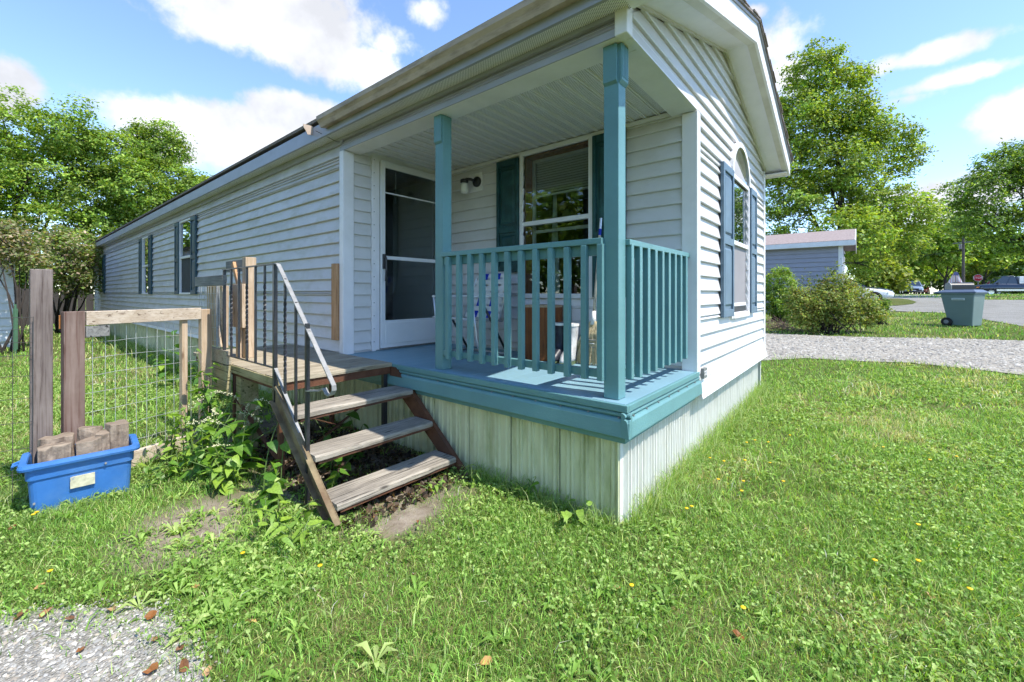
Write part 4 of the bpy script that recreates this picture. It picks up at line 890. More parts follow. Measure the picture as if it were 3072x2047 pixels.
for k in range(230):
    a=random.uniform(-1,1); c=random.uniform(-1,1); t=hb-hd*.03+Vector((c*.012,a*.022,0))
    mid=Vector((hb.x-.035+c*.018,hb.y+.01+a*.072,ZF+.27)); e=Vector((1.02+c*.035+random.uniform(-.008,.008),.80+a*.125+random.uniform(-.012,.012),ZF+random.uniform(.002,.02)))
    if a>.85 and random.random()<.6: e+=Vector((0,.05,.0))
    bs_.tube([t,t.lerp(mid,.5)+Vector((0,a*.022,0)),mid,e],[.0035,.0035,.003,.002],4,cap=False)
bs_.build('bristles',straw,br)
for z,m in ((.215,iron_grey),(.185,webw),(.155,iron_grey)):
    P=[(1.03+.028*math.cos(R(a)),.79+(.082+.05*(.27-z))*math.sin(R(a)),ZF+z) for a in range(0,361,20)]; MB().tube(P,.004,5,cap=False).build('stitching',m,br)
# ------------------------------------------------------------------ neighbourhood
def at(u,v,D): return Vector(CAM)+ray(u,v)*D
def onland(u,D):
    p=at(u,VY,D); return Vector((p.x,p.y,g(p.x,p.y)))
lil=paint('lilac_grey_siding',(.30,.30,.37),.55,.06,3)
nh=empty('neighbour_home',(21.8,5,.4),label='lilac grey neighbouring mobile home with a brown roof behind the shrubs',cat='house')
nx0,ny0,ny1,nw=19.73,-.40,13.,4.2; nb_=.40; nt_=3.40
MB().box(nx0+.01,nx0+nw,ny0+.02,ny1,nb_-.1,nt_).build('wall',lil,nh)
nwl=nh.children[0]; z=nb_+.35
while z<nt_-.03:
    z1=min(z+.19,nt_); mb=MB(); lap(mb,(nx0+.006,0,0),(0,1,0),(-1,0,0),z,z1,ny0+.1,ny1,t0=.035); mb.build('siding_course',lil,nwl); z+=.19
mb=MB(); 
MB().prism([(nx0,nt_),(nx0+nw,nt_),(nx0+nw/2,nt_+.65)],(0,.05,0),(0,ny0+.03,0)).build('gable',lil,nh)
brn=paint('brown_shingle',(.27,.22,.21),.9,.2,12)
for s in (0,1):
    f=(lambda x:nx0+x) if s==0 else (lambda x:nx0+nw-x)
    MB().prism([(f(-.28),nt_-.0),(f(nw/2),nt_+.72),(f(nw/2),nt_+.79),(f(-.28),nt_+.09)],(0,ny1-ny0+.7,0),(0,ny0-.42,0)).build('roof_slope',brn,nh)
    MB().prism([(f(-.29),nt_-.13),(f(nw/2),nt_+.58),(f(nw/2),nt_+.785),(f(-.29),nt_+.08)],(0,.03,0),(0,ny0-.455,0)).build('rake_board',white_trim,nh)
MB().box(nx0-.31,nx0-.282,ny0-.45,ny1+.25,nt_-.13,nt_+.07).box(nx0-.28,nx0,ny0-.42,ny1,nt_-.12,nt_-.1).build('eave_fascia',white_trim,nh)
MB().box(nx0-.03,nx0+.08,ny0-.04,ny0+.1,nb_-.1,nt_-.13).build('corner_post',white_trim,nh)
tr=MB()
for k in range(9):
    z=nb_+.9+k*.22; tr.bar((nx0+.3,ny0-.08,z),(nx0+1.5,ny0-.08,z+.0),.02,.02); 
for k in range(6): tr.bar((nx0+.3+k*.24,ny0-.06,nb_+.3),(nx0+.3+k*.24,ny0-.06,2.9),.02,.02)
tr.build('trellis',white_trim,nh)
# white building at the far left behind the shrub
wb=empty('white_shed',(-4,16,0),label='plain white building behind the leafy shrub at the left edge',cat='building')
whl=paint('white_wall_panel',(.72,.73,.78),.6,.04,2)
MB().box(-6.2,-1.98,15.3,20,0,2.9).build('wall',whl,wb)
ww=wb.children[0]
for k in range(14): 
    mb=MB(); lap(mb,(0,15.29,0),(1,0,0),(0,-1,0),.15+k*.19,.34+k*.19,-6.2,-1.98); mb.build('siding_course',whl,ww)
MB().prism([(-6.5,2.85),(-1.7,2.85),(-4.1,3.6)],(0,5.2,0),(0,15.0,0)).build('roof',shingle_m,wb)
single('stake',MB().box(-2.02,-1.985,13.3,13.335,0,1.1).box(-2.04,-1.965,13.335,13.34,.1,1.0),paint('green_stake',(.06,.14,.08),.5),(-2,13.3,0),'green metal stake by the leafy shrub at the left','stake')
# dark boards added in place of the shade below the far shrubs
fe=empty('shade_fence',(-1,25,0),label='dark board fence standing in for the shade below the far shrubs',cat='fence')
dk=wood('shade_dark_board',(.035,.03,.028),(.075,.065,.06),2,bmp=.2)
for k in range(26): MB().box(-4.0+k*.26,-4.0+k*.26+.24,25,25.03,.05,1.55+random.uniform(-.03,.03)).build('shade_fence_board',dk,fe)
MB().box(-4.0,2.8,25.031,25.08,1.15,1.25).build('shade_fence_rail',dk,fe)
# wheelie bin ---------------------------------------------------------
bg=paint('grey_green_plastic',(.135,.195,.185),.5,.06,3,bmp=.03); bl_=paint('bin_lid_plastic',(.10,.13,.19),.4,.06,3); blackp=paint('black_plastic',(.012,.012,.012),.6,.2)
p=onland(2890,12.7); bn=empty('wheelie_bin',tuple(p),rz=R(-30),label='grey green wheeled rubbish bin on the roadside grass',cat='bin')
# local: +y towards wheels (left in view), faces -x to the camera
MB().loft([[(-.26,-.30,.02),(.26,-.30,.02),(.26,.22,.02),(-.26,.22,.02)],[(-.27,-.31,.25),(.27,-.31,.25),(.27,.27,.22),(-.27,.27,.22)],[(-.31,-.36,.97),(.31,-.36,.97),(.31,.40,.97),(-.31,.40,.97)]]).build('body',bg,bn,local=True,bevel=.03,seg=3)
MB().loft([[(-.33,-.385,.96),(.33,-.385,.96),(.33,.42,.96),(-.33,.42,.96)],[(-.33,-.385,1.0),(.33,-.385,1.0),(.33,.42,1.0),(-.33,.42,1.0)]]).build('rim',bg,bn,local=True,bevel=.01)
MB().loft([[(-.345,-.41,1.0),(.345,-.41,1.0),(.345,.56,1.0),(-.345,.56,1.0)],[(-.345,-.41,1.035),(.345,-.41,1.035),(.345,.58,1.02),(-.345,.58,1.02)],[(-.25,-.33,1.10),(.25,-.33,1.10),(.25,.36,1.09),(-.25,.36,1.09)]]).build('lid',bl_,bn,local=True,bevel=.015)
for k in (-.2,0,.2): MB().box(k-.012,k+.012,-.30,.34,1.085,1.108).build('lid_rib',bl_,bn,local=True,bevel=.004)
MB().tube([(-.27,.42,.97),(-.27,.56,.98),(.27,.56,.98),(.27,.42,.97)],.02,8).build('handle',bg,bn,local=True)
for s in (-1,1):
    wv=MB(); wv.loft([[(s*(.27+t),.25+r*math.cos(R(a)),.13+r*math.sin(R(a))) for a in range(0,360,20)] for r,t in ((.12,0),(.13,.01),(.13,.05),(.12,.06))]); w_=wv.build('wheel',blackp,bn,local=True)
    hb_=MB(); hb_.loft([[(s*(.331+t),.25+r*math.cos(R(a)),.13+r*math.sin(R(a))) for a in range(0,360,20)] for r,t in ((.06,0),(.05,.006))]); hb_.build('hub',iron_grey,w_,local=True)
lb=MB().box(-.325,-.302,-.16,.13,.785,.85).build('label_plate',paint('label_white',(.50,.56,.56),.5,.03),bn,local=True,bevel=.004)
MB().box(-.3275,-.3255,-.14,.11,.806,.829).build('label_band',bg,lb,local=True)
# mailbox
p=onland(2878,14.6); mbx=empty('mailbox',tuple(p),rz=R(25),label='large black roadside mailbox standing behind the bin',cat='mailbox')
MB().box(-.05,.05,-.05,.05,-.1,.98).build('post',wood_post,mbx,local=True)
def arch(y,s=1.): return [(-.15*s,y,1.0),(.15*s,y,1.0)]+[(.15*s*math.cos(R(a)),y,1.17+.13*s*math.sin(R(a))) for a in range(0,181,20)]
MB().loft([arch(-.33),arch(.30)]).build('box',blk,mbx,local=True)
MB().loft([arch(.301,1.02),arch(.325,1.02)]).build('door',paint('mailbox_door',(.26,.27,.26),.4,.1,8),mbx,local=True)
MB().box(.15,.165,-.1,-.07,1.1,1.32).build('flag_arm',paint('red_flag',(.4,.03,.03),.5),mbx,local=True)
# vehicles ------------------------------------------------------------
def carpaint(nm,c,metal=.5): 
    m=paint(nm,c,.25,.03,2,bmp=0,metal=metal,spec=.6); b=m.node_tree.nodes['Principled BSDF']; b.inputs['Coat Weight'].default_value=.8; b.inputs['Coat Roughness'].default_value=.05; return m
tyre=paint('tyre_rubber',(.015,.015,.015),.8,.2,10); chrome=paint('chrome_trim',(.62,.63,.64),.25,.03,5,metal=.8); carglass=glass('car_glass',see=0,refl=1.3,dark=(.015,.02,.025)); lamp=paint('headlamp_glass',(.68,.70,.68),.1,.03); amber=paint('amber_lamp',(.75,.22,.01),.3,.05)
def car(nm,loc,rz,label,cat,body,L=4.6,W_=1.84,H=1.65,kind='suv'):
    """local +x is the nose"""
    e=empty(nm,tuple(loc),rz=rz,label=label,cat=cat); h=W_/2
    if kind=='suv': st_=[(-L/2,.42,.95,.86),(-L/2+.15,.30,1.05,.96),(-.9,.26,1.06,1.),(.6,.26,1.04,1.),(1.2,.26,1.02,.99),(1.9,.30,.93,.94),(L/2-.08,.36,.80,.84),(L/2,.42,.66,.74)]
    elif kind=='pickup': st_=[(-L/2,.58,1.15,.93),(-L/2+.1,.5,1.2,.97),(-.3,.46,1.2,1.),(.9,.46,1.22,1.),(1.6,.46,1.2,1.),(2.3,.5,1.12,.97),(L/2-.08,.54,1.02,.9),(L/2,.58,.86,.84)]
    else: st_=[(-L/2,.42,.85,.84),(-L/2+.15,.28,.98,.95),(-.9,.22,.96,1.),(.6,.22,.92,1.),(1.1,.22,.90,.99),(1.8,.28,.80,.94),(L/2-.08,.34,.68,.82),(L/2,.40,.56,.72)]
    rings=[]
    for x,zb,zt,wf in st_:
        w=h*wf; rings.append([(x,-w*.96,zb),(x,-w,zb+(zt-zb)*.35),(x,-w*.98,zb+(zt-zb)*.8),(x,-w*.86,zt),(x,0,zt+.03),(x,w*.86,zt),(x,w*.98,zb+(zt-zb)*.8),(x,w,zb+(zt-zb)*.35),(x,w*.96,zb)])
    b=MB().loft(rings).build('body',body,e,local=True,bevel=.03,seg=2,smooth=True)
    if kind=='suv': cab=[(-L/2+.12,.99),(-L/2+.42,H-.04),(-.6,H),(.25,H-.03),(1.15,1.0)]
    elif kind=='pickup': cab=[(-.15,1.2),(-.06,H-.06),(.1,H),(.85,H-.03),(1.60,1.20)]
    else: cab=[(-L/2+.5,.93),(-L/2+1.2,H-.03),(-.5,H),(.1,H-.02),(1.05,.88)]
    def ring(t,x,z,off=0.):
        return t
    # roof shell and glass
    P=[(x,z) for x,z in cab]; zb=P[0][1]
    top=[(x,z) for x,z in P[1:-1]]
    rf=MB(); wt=h*.72; wb_=h*.88
    a=[(top[0][0]-.02,top[0][1]-.01)]+top+[(top[-1][0]+.02,top[-1][1]-.01)]
    rf.loft([[(x,-wt,z-.02),(x,-wt*.9,z+.02),(x,wt*.9,z+.02),(x,wt,z-.02)] for x,z in a]); rf.build('roof',body,e,local=True,smooth=True)
    gl=MB(); lo=[(P[0][0],-wb_,zb-.03),(P[-1][0],-wb_,P[-1][1]-.03),(P[-1][0],wb_,P[-1][1]-.03),(P[0][0],wb_,zb-.03)]; hi=[(top[0][0],-wt+.01,top[0][1]-.015),(top[-1][0],-wt+.01,top[-1][1]-.015),(top[-1][0],wt-.01,top[-1][1]-.015),(top[0][0],wt-.01,top[0][1]-.015)]
    gl.loft([lo,hi]); gl.build('windows',carglass,e,local=True)
    pl=MB()
    for s in (-1,1):
        for (xb,zb_,xt,zt) in ((P[0][0],zb,top[0][0],top[0][1]),(P[-1][0],P[-1][1],top[-1][0],top[-1][1]),((P[0][0]+P[-1][0])/2-.1,(zb+P[-1][1])/2,(top[0][0]+top[-1][0])/2-.1,H)):
            MB().bar((xb,s*(wb_+.004),zb_-.03),(xt,s*(wt+.004),zt-.02),.07,.02,up=(0,1,0),roll=R(90)).build('pillar',body,e,local=True)
    wr=.36 if kind!='sedan' else .32; wbx=L*.30
    for x in (-wbx,wbx+.02):
        for s in (-1,1):
            q=MB(); q.loft([[(x+r*math.cos(R(a)),s*(h-.20+t),wr+r*math.sin(R(a))) for a in range(0,360,15)] for r,t in ((wr*.9,0),(wr,.03),(wr,.19),(wr*.9,.215))]); w_=q.build('wheel',tyre,e,local=True)
            q=MB(); q.loft([[(x+r*math.cos(R(a)),s*(h-.20+t),wr+r*math.sin(R(a))) for a in range(0,360,24)] for r,t in ((wr*.62,.2155),(wr*.58,.226),(wr*.18,.21))]); q.build('rim',chrome,w_,local=True)
            q=MB(); q.loft([[(x+r*math.cos(R(a)),s*(h*.985+t),wr+r*math.sin(R(a))) for a in range(0,360,24)] for r,t in ((wr*1.16,0),(wr*1.16,.006))]); q.build('wheel_arch',blackp,e,local=True)
    nz=st_[-1]; 
    for s in (-1,1):
        q=MB(); q.loft([[(L/2-.30,s*h*.86,nz[2]+.02),(L/2-.03,s*h*.50,nz[2]-.05),(L/2-.03,s*h*.50,nz[2]+.07),(L/2-.30,s*h*.86,nz[2]+.13)],[(L/2-.28,s*h*.90,nz[2]+.02),(L/2+.012,s*h*.52,nz[2]-.05),(L/2+.008,s*h*.52,nz[2]+.07),(L/2-.28,s*h*.90,nz[2]+.13)]]); q.build('headlight',lamp,e,local=True)
        MB().box(P[-1][0]-.45,P[-1][0]-.3,s*(h+.02)-.09,s*(h+.02)+.09,P[-1][1]+.0,P[-1][1]+.14).build('mirror',body,e,local=True,bevel=.03)
    MB().box(L/2-.04,L/2+.014,-h*.45,h*.45,nz[2]-.14,nz[2]+.05).build('grille',blackp,e,local=True,bevel=.01)
    MB().box(L/2-.12,L/2+.035,-h*.72,h*.72,nz[1]+.0,nz[1]+.13).build('bumper',chrome if kind=='pickup' else blackp,e,local=True,bevel=.03)
    MB().box(L/2+.036,L/2+.042,-.16,.16,nz[1]+.02,nz[1]+.10).build('licence_plate',white_trim,e,local=True)
    return e
sil=carpaint('silver_blue_paint',(.32,.38,.45)); 
p=onland(2735,53); d=(Vector(CAM)-p); car('sport_utility_vehicle',p,math.atan2(d.y,d.x)+.10,'silver blue car driving head on along the road','car',sil,kind='suv')
p=onland(2672,25.5); c_=car('parked_car',p+Vector((-.3,2.2,0)),R(-88),'white parked car with its nose out behind the bush','car',carpaint('white_paint',(.70,.71,.73),.0),kind='sedan',H=1.45)
p=onland(2676,29); car('parked_car',p+Vector((0,2.3,0)),R(-86),'dark blue parked car beyond the white one','car',carpaint('dark_blue_paint',(.03,.05,.10)),kind='sedan',H=1.5)
p=onland(2683,60); car('parked_van',p,R(200),'small dark van parked left of the oncoming silver car','van',carpaint('charcoal_paint',(.03,.03,.035)),kind='suv',H=1.9)
p=onland(2765,75); car('parked_car',p,R(170),'far red and white car beyond the oncoming silver car','car',carpaint('red_paint',(.45,.06,.04),.1),kind='sedan',H=1.45)
p0=onland(2914,44.); dvec=Vector((.15,-.99,0)).normalized(); navy=carpaint('navy_pickup_paint',(.006,.018,.045),.3)
tk=car('pickup_truck',p0+dvec*2.85-Vector((0,0,.12)),math.atan2(-dvec.y,-dvec.x),'dark navy pickup truck with a silver sill and white bed topper','truck',navy,L=5.7,W_=2.0,H=1.98,kind='pickup')
MB().box(-1.0,1.35,.985,1.012,.48,.66).box(-1.0,1.35,-1.012,-.985,.48,.66).build('sill_stripe',chrome,tk,local=True)
MB().loft([[(-2.8,-.92,1.2),(-.22,-.92,1.2),(-.22,.92,1.2),(-2.8,.92,1.2)],[(-2.7,-.84,1.92),(-.26,-.84,1.92),(-.26,.84,1.92),(-2.7,.84,1.92)]]).build('bed_topper',white_trim,tk,local=True,bevel=.03)
for s in (-1,1): 
    MB().prism([(-2.5,1.34),(-.55,1.34),(-.58,1.78),(-2.45,1.78)],(0,.012,0),(0,s*.90-.006,0)).build('topper_window',carglass,tk,local=True)
    MB().box(2.50,2.76,s*.86-.06,s*.86+.06,.80,.92).build('turn_signal',amber,tk,local=True)
# utility pole, stop sign, flag ----------------------------------------
p=onland(2890,48); up_=empty('utility_pole',tuple(p),label='dark wooden utility pole rising above the far trees',cat='pole')
MB().tube([(0,0,-.3),(0,0,6.6)],[.15,.11],10).build('pole',wood('pole_wood',(.07,.06,.055),(.14,.12,.11),2,bmp=.2),up_,local=True)
MB().bar((-.6,-.75,5.9),(.6,.75,5.9),.1,.1).build('crossarm',wood_dark,up_,local=True); MB().tube([(.25,.2,5.2),(.25,.2,5.75)],.13,10).build('transformer',iron_grey,up_,local=True)
q=MB()
for dz in (5.95,5.1,5.0):
    q.tube([(t*14,t*18,dz-1.6*t*(1-t)-t*.6) for t in [k/14 for k in range(15)]],.012,5)
q.build('power_line',blackp,up_,local=True)
p=onland(2934,46); sg=empty('stop_sign',tuple(p),rz=R(180+YAW-52),label='red octagonal road sign beside the pickup truck',cat='sign')
red=paint('sign_red',(.50,.012,.03),.4,.04); zs_=3.02-p.z
MB().box(-.03,.03,-.03,.03,-.2,zs_+.2).build('sign_post',iron_grey,sg,local=True)
oc=[(.38*math.cos(R(22.5+45*k)),.38*math.sin(R(22.5+45*k))) for k in range(8)]; oi=[(a*.93,b*.93) for a,b in oc]
MB().prism([(a,b+zs_) for a,b in oc],(.006,0,0),(.032,0,0),(0,1,0),(0,0,1)).build('sign_border',white_trim,sg,local=True); MB().prism([(a,b+zs_) for a,b in oi],(.004,0,0),(.0385,0,0),(0,1,0),(0,0,1)).build('sign_face',red,sg,local=True)
o=text('STOP',.30,white_trim,(0,0,0),(R(90),0,R(90)),None,'sign_lettering'); o.parent=sg; o.location=(.046,0,zs_)
p=onland(2868,46); fg=empty('flag',tuple(p),label='draped pink and white flag hanging on a short pole by the utility pole',cat='flag')
fm,nt,N,L,b=nodes('flag_stripes'); v=coords(N,L); sp=N.new('ShaderNodeSeparateXYZ'); L.new(v,sp.inputs[0]); mm=N.new('ShaderNodeMath'); mm.operation='SINE'; ml=N.new('ShaderNodeMath'); ml.operation='MULTIPLY'; L.new(sp.outputs[1],ml.inputs[0]); ml.inputs[1].default_value=34; L.new(ml.outputs[0],mm.inputs[0]); L.new(mixc(N,L,ramp(N,L,mm.outputs[0],[(.45,0.),(.55,1.)]),(.70,.66,.66),(.62,.30,.32)),b.inputs['Base Color'])
z0=3.65-p.z; rings=[]
for k in range(9):
    t=k/8; rings.append([(.05*math.sin(9*s+3*t)*t,(s-.5)*(.25+.95*t)+.1*t,z0-1.05*t-.25*abs(s-.4)*t) for s in [j/14 for j in range(15)]])
MB().loft(rings,cap=False,closed=False).build('cloth',fm,fg,local=True,smooth=True); MB().prism([(-.16,z0),(.16,z0),(.2,z0-.36),(-.2,z0-.36)],(.01,0,0),(-.03,0,0),(0,1,0),(0,0,1)).build('canton',paint('flag_blue',(.14,.15,.30),.8),fg,local=True)
MB().tube([(0,0,-.2),(0,0,z0+.1)],.03,8).build('flag_pole',iron_grey,fg,local=True)
# far house beyond the truck
p=onland(3075,80); fh=empty('far_house',tuple(p),rz=R(190),label='low grey roofed house beyond the pickup truck',cat='house')
MB().box(-3,3,-4,9,-.3,2.9).build('wall',whl,fh,local=True); MB().prism([(-3.5,3.1),(3.5,3.1),(0,4.4)],(0,14,0),(0,-4.5,0)).build('roof',paint('far_roof_grey',(.20,.20,.22),.9),fh,local=True)
for k in range(1,5): MB().box(-3.03,-3.0,-7.5+3.2*k,-6.4+3.2*k,1.2,2.4).build('window',carglass,fh,local=True)
# ------------------------------------------------------------------ vegetation
LEAF=leafmat('foliage',.42,.5); GRASS=leafmat('grass_blades',.38,.55); barkm=wood('tree_bark',(.022,.017,.014),(.06,.048,.04),2,bmp=.6)
def leaves(C_,N_,size,cols,spread=1.,droop=.3,outw=None,aspect=.62):
    """leaf faces: centres C_ (n,3); returns V,F,colours; each leaf is two triangles folded on its midrib"""
    n=len(C_); up=rng.normal(size=(n,3))*.62; up[:,2]+=.8
    if outw is not None: up+=outw*.7
    up/=np.linalg.norm(up,axis=1,keepdims=True)
    t=rng.normal(size=(n,3)); t[:,2]-=droop; t-=up*(t*up).sum(1,keepdims=True); t/=np.linalg.norm(t,axis=1,keepdims=True)
    s=np.cross(up,t); L_=size*rng.uniform(.6,1.35,(n,1)); W_=L_*aspect*.5
    b=C_-t*L_*.5; e=C_+t*L_*.5; m=C_-t*L_*.08; fold=up*L_*.12
    V=np.stack([b,m+s*W_+fold,e,m-s*W_+fold],1).reshape(-1,3)
    i=np.arange(n)*4; F=np.concatenate([np.stack([i,i+1,i+2],1),np.stack([i,i+2,i+3],1)])
    cols=np.asarray(cols); c=cols[rng.integers(0,len(cols),n)]*rng.uniform(.75,1.25,(n,1)); return V,F,np.repeat(c,4,0)
def cloud(lobes,nclump,per,csize,shell=.55,axes=None,flat=.6):
    """clumps of points spread through ellipsoids: lobes=(centre,(r,r,r))"""
    ax=np.array([list(RT),list(FW),[0,0,1]]) if axes is None else np.asarray(axes)
    vol=np.array([r[0]*r[1]*r[2] for c,r in lobes])**.8; k=rng.choice(len(lobes),nclump,p=vol/vol.sum())
    d=rng.normal(size=(nclump,3)); d/=np.linalg.norm(d,axis=1,keepdims=True); rad=rng.uniform(shell,1.04,(nclump,1))**.7
    cen=np.array([list(c) for c,r in lobes])[k]; rr_=np.array([r for c,r in lobes])[k]
    cl=cen+((d*rad*rr_)@ax); out=np.repeat(d@ax,per,0)
    off=rng.normal(size=(nclump*per,3))*csize*np.repeat(rng.uniform(.6,1.3,(nclump,1)),per,0); off[:,2]*=flat
    return np.repeat(cl,per,0)+off,out,np.repeat(rng.uniform(.55,1.35,(nclump,1)),per,0)
G_MAP=[(.18,.31,.04),(.25,.39,.055),(.12,.23,.03),(.33,.46,.08),(.20,.34,.045),(.36,.44,.09)]
G_YEL=[(.23,.31,.04),(.28,.34,.05),(.18,.27,.035),(.31,.35,.07)]
G_DRK=[(.09,.18,.035),(.13,.22,.045),(.16,.26,.05),(.20,.29,.06)]
def limb(mb,a,b,r0,r1,bend=.12,n=7):
    a=Vector(a);b=Vector(b);d=b-a; k=d.length*bend; off=Vector((random.uniform(-k,k),random.uniform(-k,k),random.uniform(0,k)))
    P=[a.lerp(b,t)+off*(4*t*(1-t)) for t in [i/n for i in range(n+1)]]; mb.tube(P,[r0+(r1-r0)*i/n for i in range(n+1)],7); return P
def tree(name,label,cat,base,lobes,nclump,per,csize,lsize,cols,tr=.25,group=None,fork=.3,extra=True,shell=.5,flat=.5,twigs=True):
    e=empty(name,tuple(base),label=label,cat=cat,group=group); base=Vector(base)
    P,out,tint=cloud(lobes,nclump,per,csize,shell,flat=flat); V,F,c=leaves(P,None,lsize,cols,outw=out); c=c*np.repeat(tint,4,0)
    npmesh('crown',V,[F],LEAF,e,vcol=c)
    mb=MB(); cz=sum(c[2]*r[0] for c,r in lobes)/sum(r[0] for c,r in lobes); cx=sum(c[0]*r[0] for c,r in lobes)/sum(r[0] for c,r in lobes); cy=sum(c[1]*r[0] for c,r in lobes)/sum(r[0] for c,r in lobes)
    fk=base+(Vector((cx,cy,cz))-base)*fork; fk.x=base.x+(cx-base.x)*fork*.6; fk.y=base.y+(cy-base.y)*fork*.6
    st_=limb(mb,base-Vector((0,0,.3)),fk,tr,tr*.72,.03)
    for c_,r in lobes:
        c_=Vector(c_); q=limb(mb,fk,fk.lerp(c_,.85),tr*.36,tr*.06)
        if twigs:
            for _ in range(5):
                s=q[random.randint(3,7)]; d=Vector((random.gauss(0,1),random.gauss(0,1),random.gauss(.2,.6))).normalized(); limb(mb,s,s+d*max(r)*.75,tr*.14,tr*.03,.1,5)
    mb.build('trunk',barkm,e,smooth=True,fixn=False); return e
def plobes(L_,D,dep=None,k=.85):
    out=[]
    for q in L_:
        u,v,ru,rv=q[:4]; dd=D+(q[4] if len(q)>4 else 0); p=at(u,v,dd); rz=rv*dd/FPX; rx=ru*dd/FPX*k; out.append((tuple(p),(rx,(rx+rz)/2 if dep is None else dep,rz)))
    return out
# right side maple, far right tree
tree('maple_tree','tall bright green maple towering over the lilac grey home','tree',onland(2500,27),plobes([(2440,215,95,85),(2520,310,105,95),(2390,370,110,110),(2600,390,95,80),(2500,500,150,95),(2690,470,85,62,1),(2380,590,100,80),(2620,610,125,75),(2540,700,140,80,-2),(2735,640,75,70),(2690,725,90,62,2),(2330,470,60,110),(2330,680,60,60),(2590,790,70,50,4),(2570,220,40,50),(2740,410,40,40)],26),1750,44,.27,.17,G_MAP+G_YEL[:2],tr=.34,fork=.28,shell=.35)
tree('shade_tree','spreading tree with a dark leaning trunk at the right edge','tree',onland(3125,31),plobes([(3000,510,95,70),(2930,580,85,60),(3065,480,60,60),(3100,600,100,90),(2985,670,100,60),(2890,640,50,42),(3130,500,80,80),(2850,580,25,28),(3060,730,60,40)],31),560,42,.30,.19,G_DRK+G_MAP[:2],tr=.27,fork=.42,shell=.35)
# trees far beyond the road
for i,(u,v,ru,rv,D,col,lb) in enumerate((
  (2835,690,95,85,62,G_MAP,'full green tree filling the gap left of the utility pole'),
  (2950,720,90,70,66,G_MAP,'full green tree behind the utility pole'),
  (2780,745,75,70,75,G_MAP,'pale green tree beyond the road above the oncoming car'),
  (2855,720,70,80,82,G_YEL,'yellowish tree beyond the road left of the utility pole'),
  (2955,770,80,75,78,G_YEL,'yellow green tree behind the red road sign'),
  (3050,800,60,60,70,G_DRK,'dark tree behind the pickup truck'),
  (2700,790,70,60,68,G_MAP,'leafy tree behind the small dark van'),
  (2640,820,55,45,48,G_YEL,'bright bushy tree beyond the parked cars'),
  (2820,800,60,50,95,G_DRK,'dark tree low between the car and the utility pole'),
  (2900,820,60,45,90,G_DRK,'dark tree low beside the utility pole'),
  (2600,700,80,90,60,G_MAP,'green tree half hidden behind the tall maple'))):
    b=onland(u,D); tree('far_tree',lb,'tree',b,plobes([(u,v,ru,rv),(u-ru*.5,v+rv*.6,ru*.7,rv*.6),(u+ru*.5,v+rv*.5,ru*.7,rv*.6),(u,v+rv*.9,ru*.9,rv*.5)],D),260,24,.55,.48,col,tr=.25,group='trees beyond the road',twigs=False,shell=.3)
# trees on the far side of the yard, left of the frame: they show in the window panes
for (x,y,lb) in ((-17,1,'broad tree left of the yard mirrored in the porch window'),(-15,9,'tree left of the yard beside the broad one'),(-19,-8,'tree left of the yard nearest the parking pad'),(-16,16,'tree left of the yard nearest the white building')):
    tree('yard_tree',lb,'tree',Vector((x,y,0)),[((x,y,6),(4.5,4.5,3.6)),((x+1.5,y+2,3.6),(3,3,2.4)),((x+1,y-2.5,3.8),(3,3,2.6))],230,22,.5,.4,G_MAP,tr=.25,group='trees along the left of the yard',twigs=False,shell=.4)
# left side trees
tree('maple_tree','big leafy tree at the left edge behind the white building','tree',onland(60,27),plobes([(70,410,130,110),(190,395,90,85),(-60,490,140,150),(130,540,150,110),(-20,650,150,100),(150,680,130,80),(-150,600,140,200),(245,330,40,40),(10,310,70,60)],26),1100,44,.28,.17,G_MAP,tr=.3,shell=.4)
tree('maple_tree','round crowned maple in the middle of the left tree line','tree',onland(320,29),plobes([(320,470,95,90),(260,590,110,90),(400,560,100,90),(330,680,100,80),(230,430,70,70),(250,760,90,60),(380,720,80,60)],28),820,44,.29,.18,G_MAP+G_DRK[1:],tr=.3,shell=.4)
tree('maple_tree','maple crown just above the far end of the home roof','tree',onland(485,32),plobes([(480,450,80,82),(520,555,80,80),(440,640,90,80),(545,610,60,60),(430,420,50,50)],31),600,44,.31,.19,G_MAP+G_DRK[1:],tr=.28,shell=.4)
tree('far_tree','small pale tree peeking over the home roof','tree',onland(645,37),plobes([(640,565,48,42),(690,560,26,28),(590,560,40,36)],36),160,26,.3,.26,G_YEL,tr=.15,shell=.3)
tree('maple_tree','dense tree standing beyond the left edge of the yard','tree',Vector((-7,35,0)),[((-7,35,7),(4,4,4)),((-5.5,34,4),(3,3,3)),((-10,33,5),(3.5,3.5,3)),((-8,36,10),(3,3,3))],520,28,.45,.3,G_MAP,tr=.3,shell=.4)
tree('hedge_tree','leafy undergrowth under the left trees','tree',onland(100,24),plobes([(60,800,150,75),(230,800,110,75),(-80,760,120,110),(330,760,60,60)],24),360,30,.3,.2,G_DRK,tr=.08,shell=.2)
PINKISH=[(.26,.29,.13),(.33,.30,.17),(.19,.25,.08),(.40,.31,.22),(.17,.24,.07)]
def shrub(name,label,base,lobes,nc,per,cs,ls,cols,stems,sh=.3,sr=.035,group=None,flat=.8):
    e=empty(name,tuple(base),label=label,cat='shrub',group=group); P,out,tint=cloud(lobes,nc,per,cs,sh,flat=flat); V,F,c=leaves(P,None,ls,cols,outw=out*.6); npmesh('foliage',V,[F],LEAF,e,vcol=c*np.repeat(tint,4,0))
    mb=MB()
    for k in range(stems):
        c_,r=random.choice(lobes); b=Vector(base)+Vector((random.gauss(0,.12),random.gauss(0,.12),-.1)); t=Vector(c_)+Vector([random.uniform(-.6,.6)*x for x in r]); limb(mb,b,t,sr,sr*.25,.14,6)
    mb.build('stems',barkm,e,smooth=True,fixn=False); return e
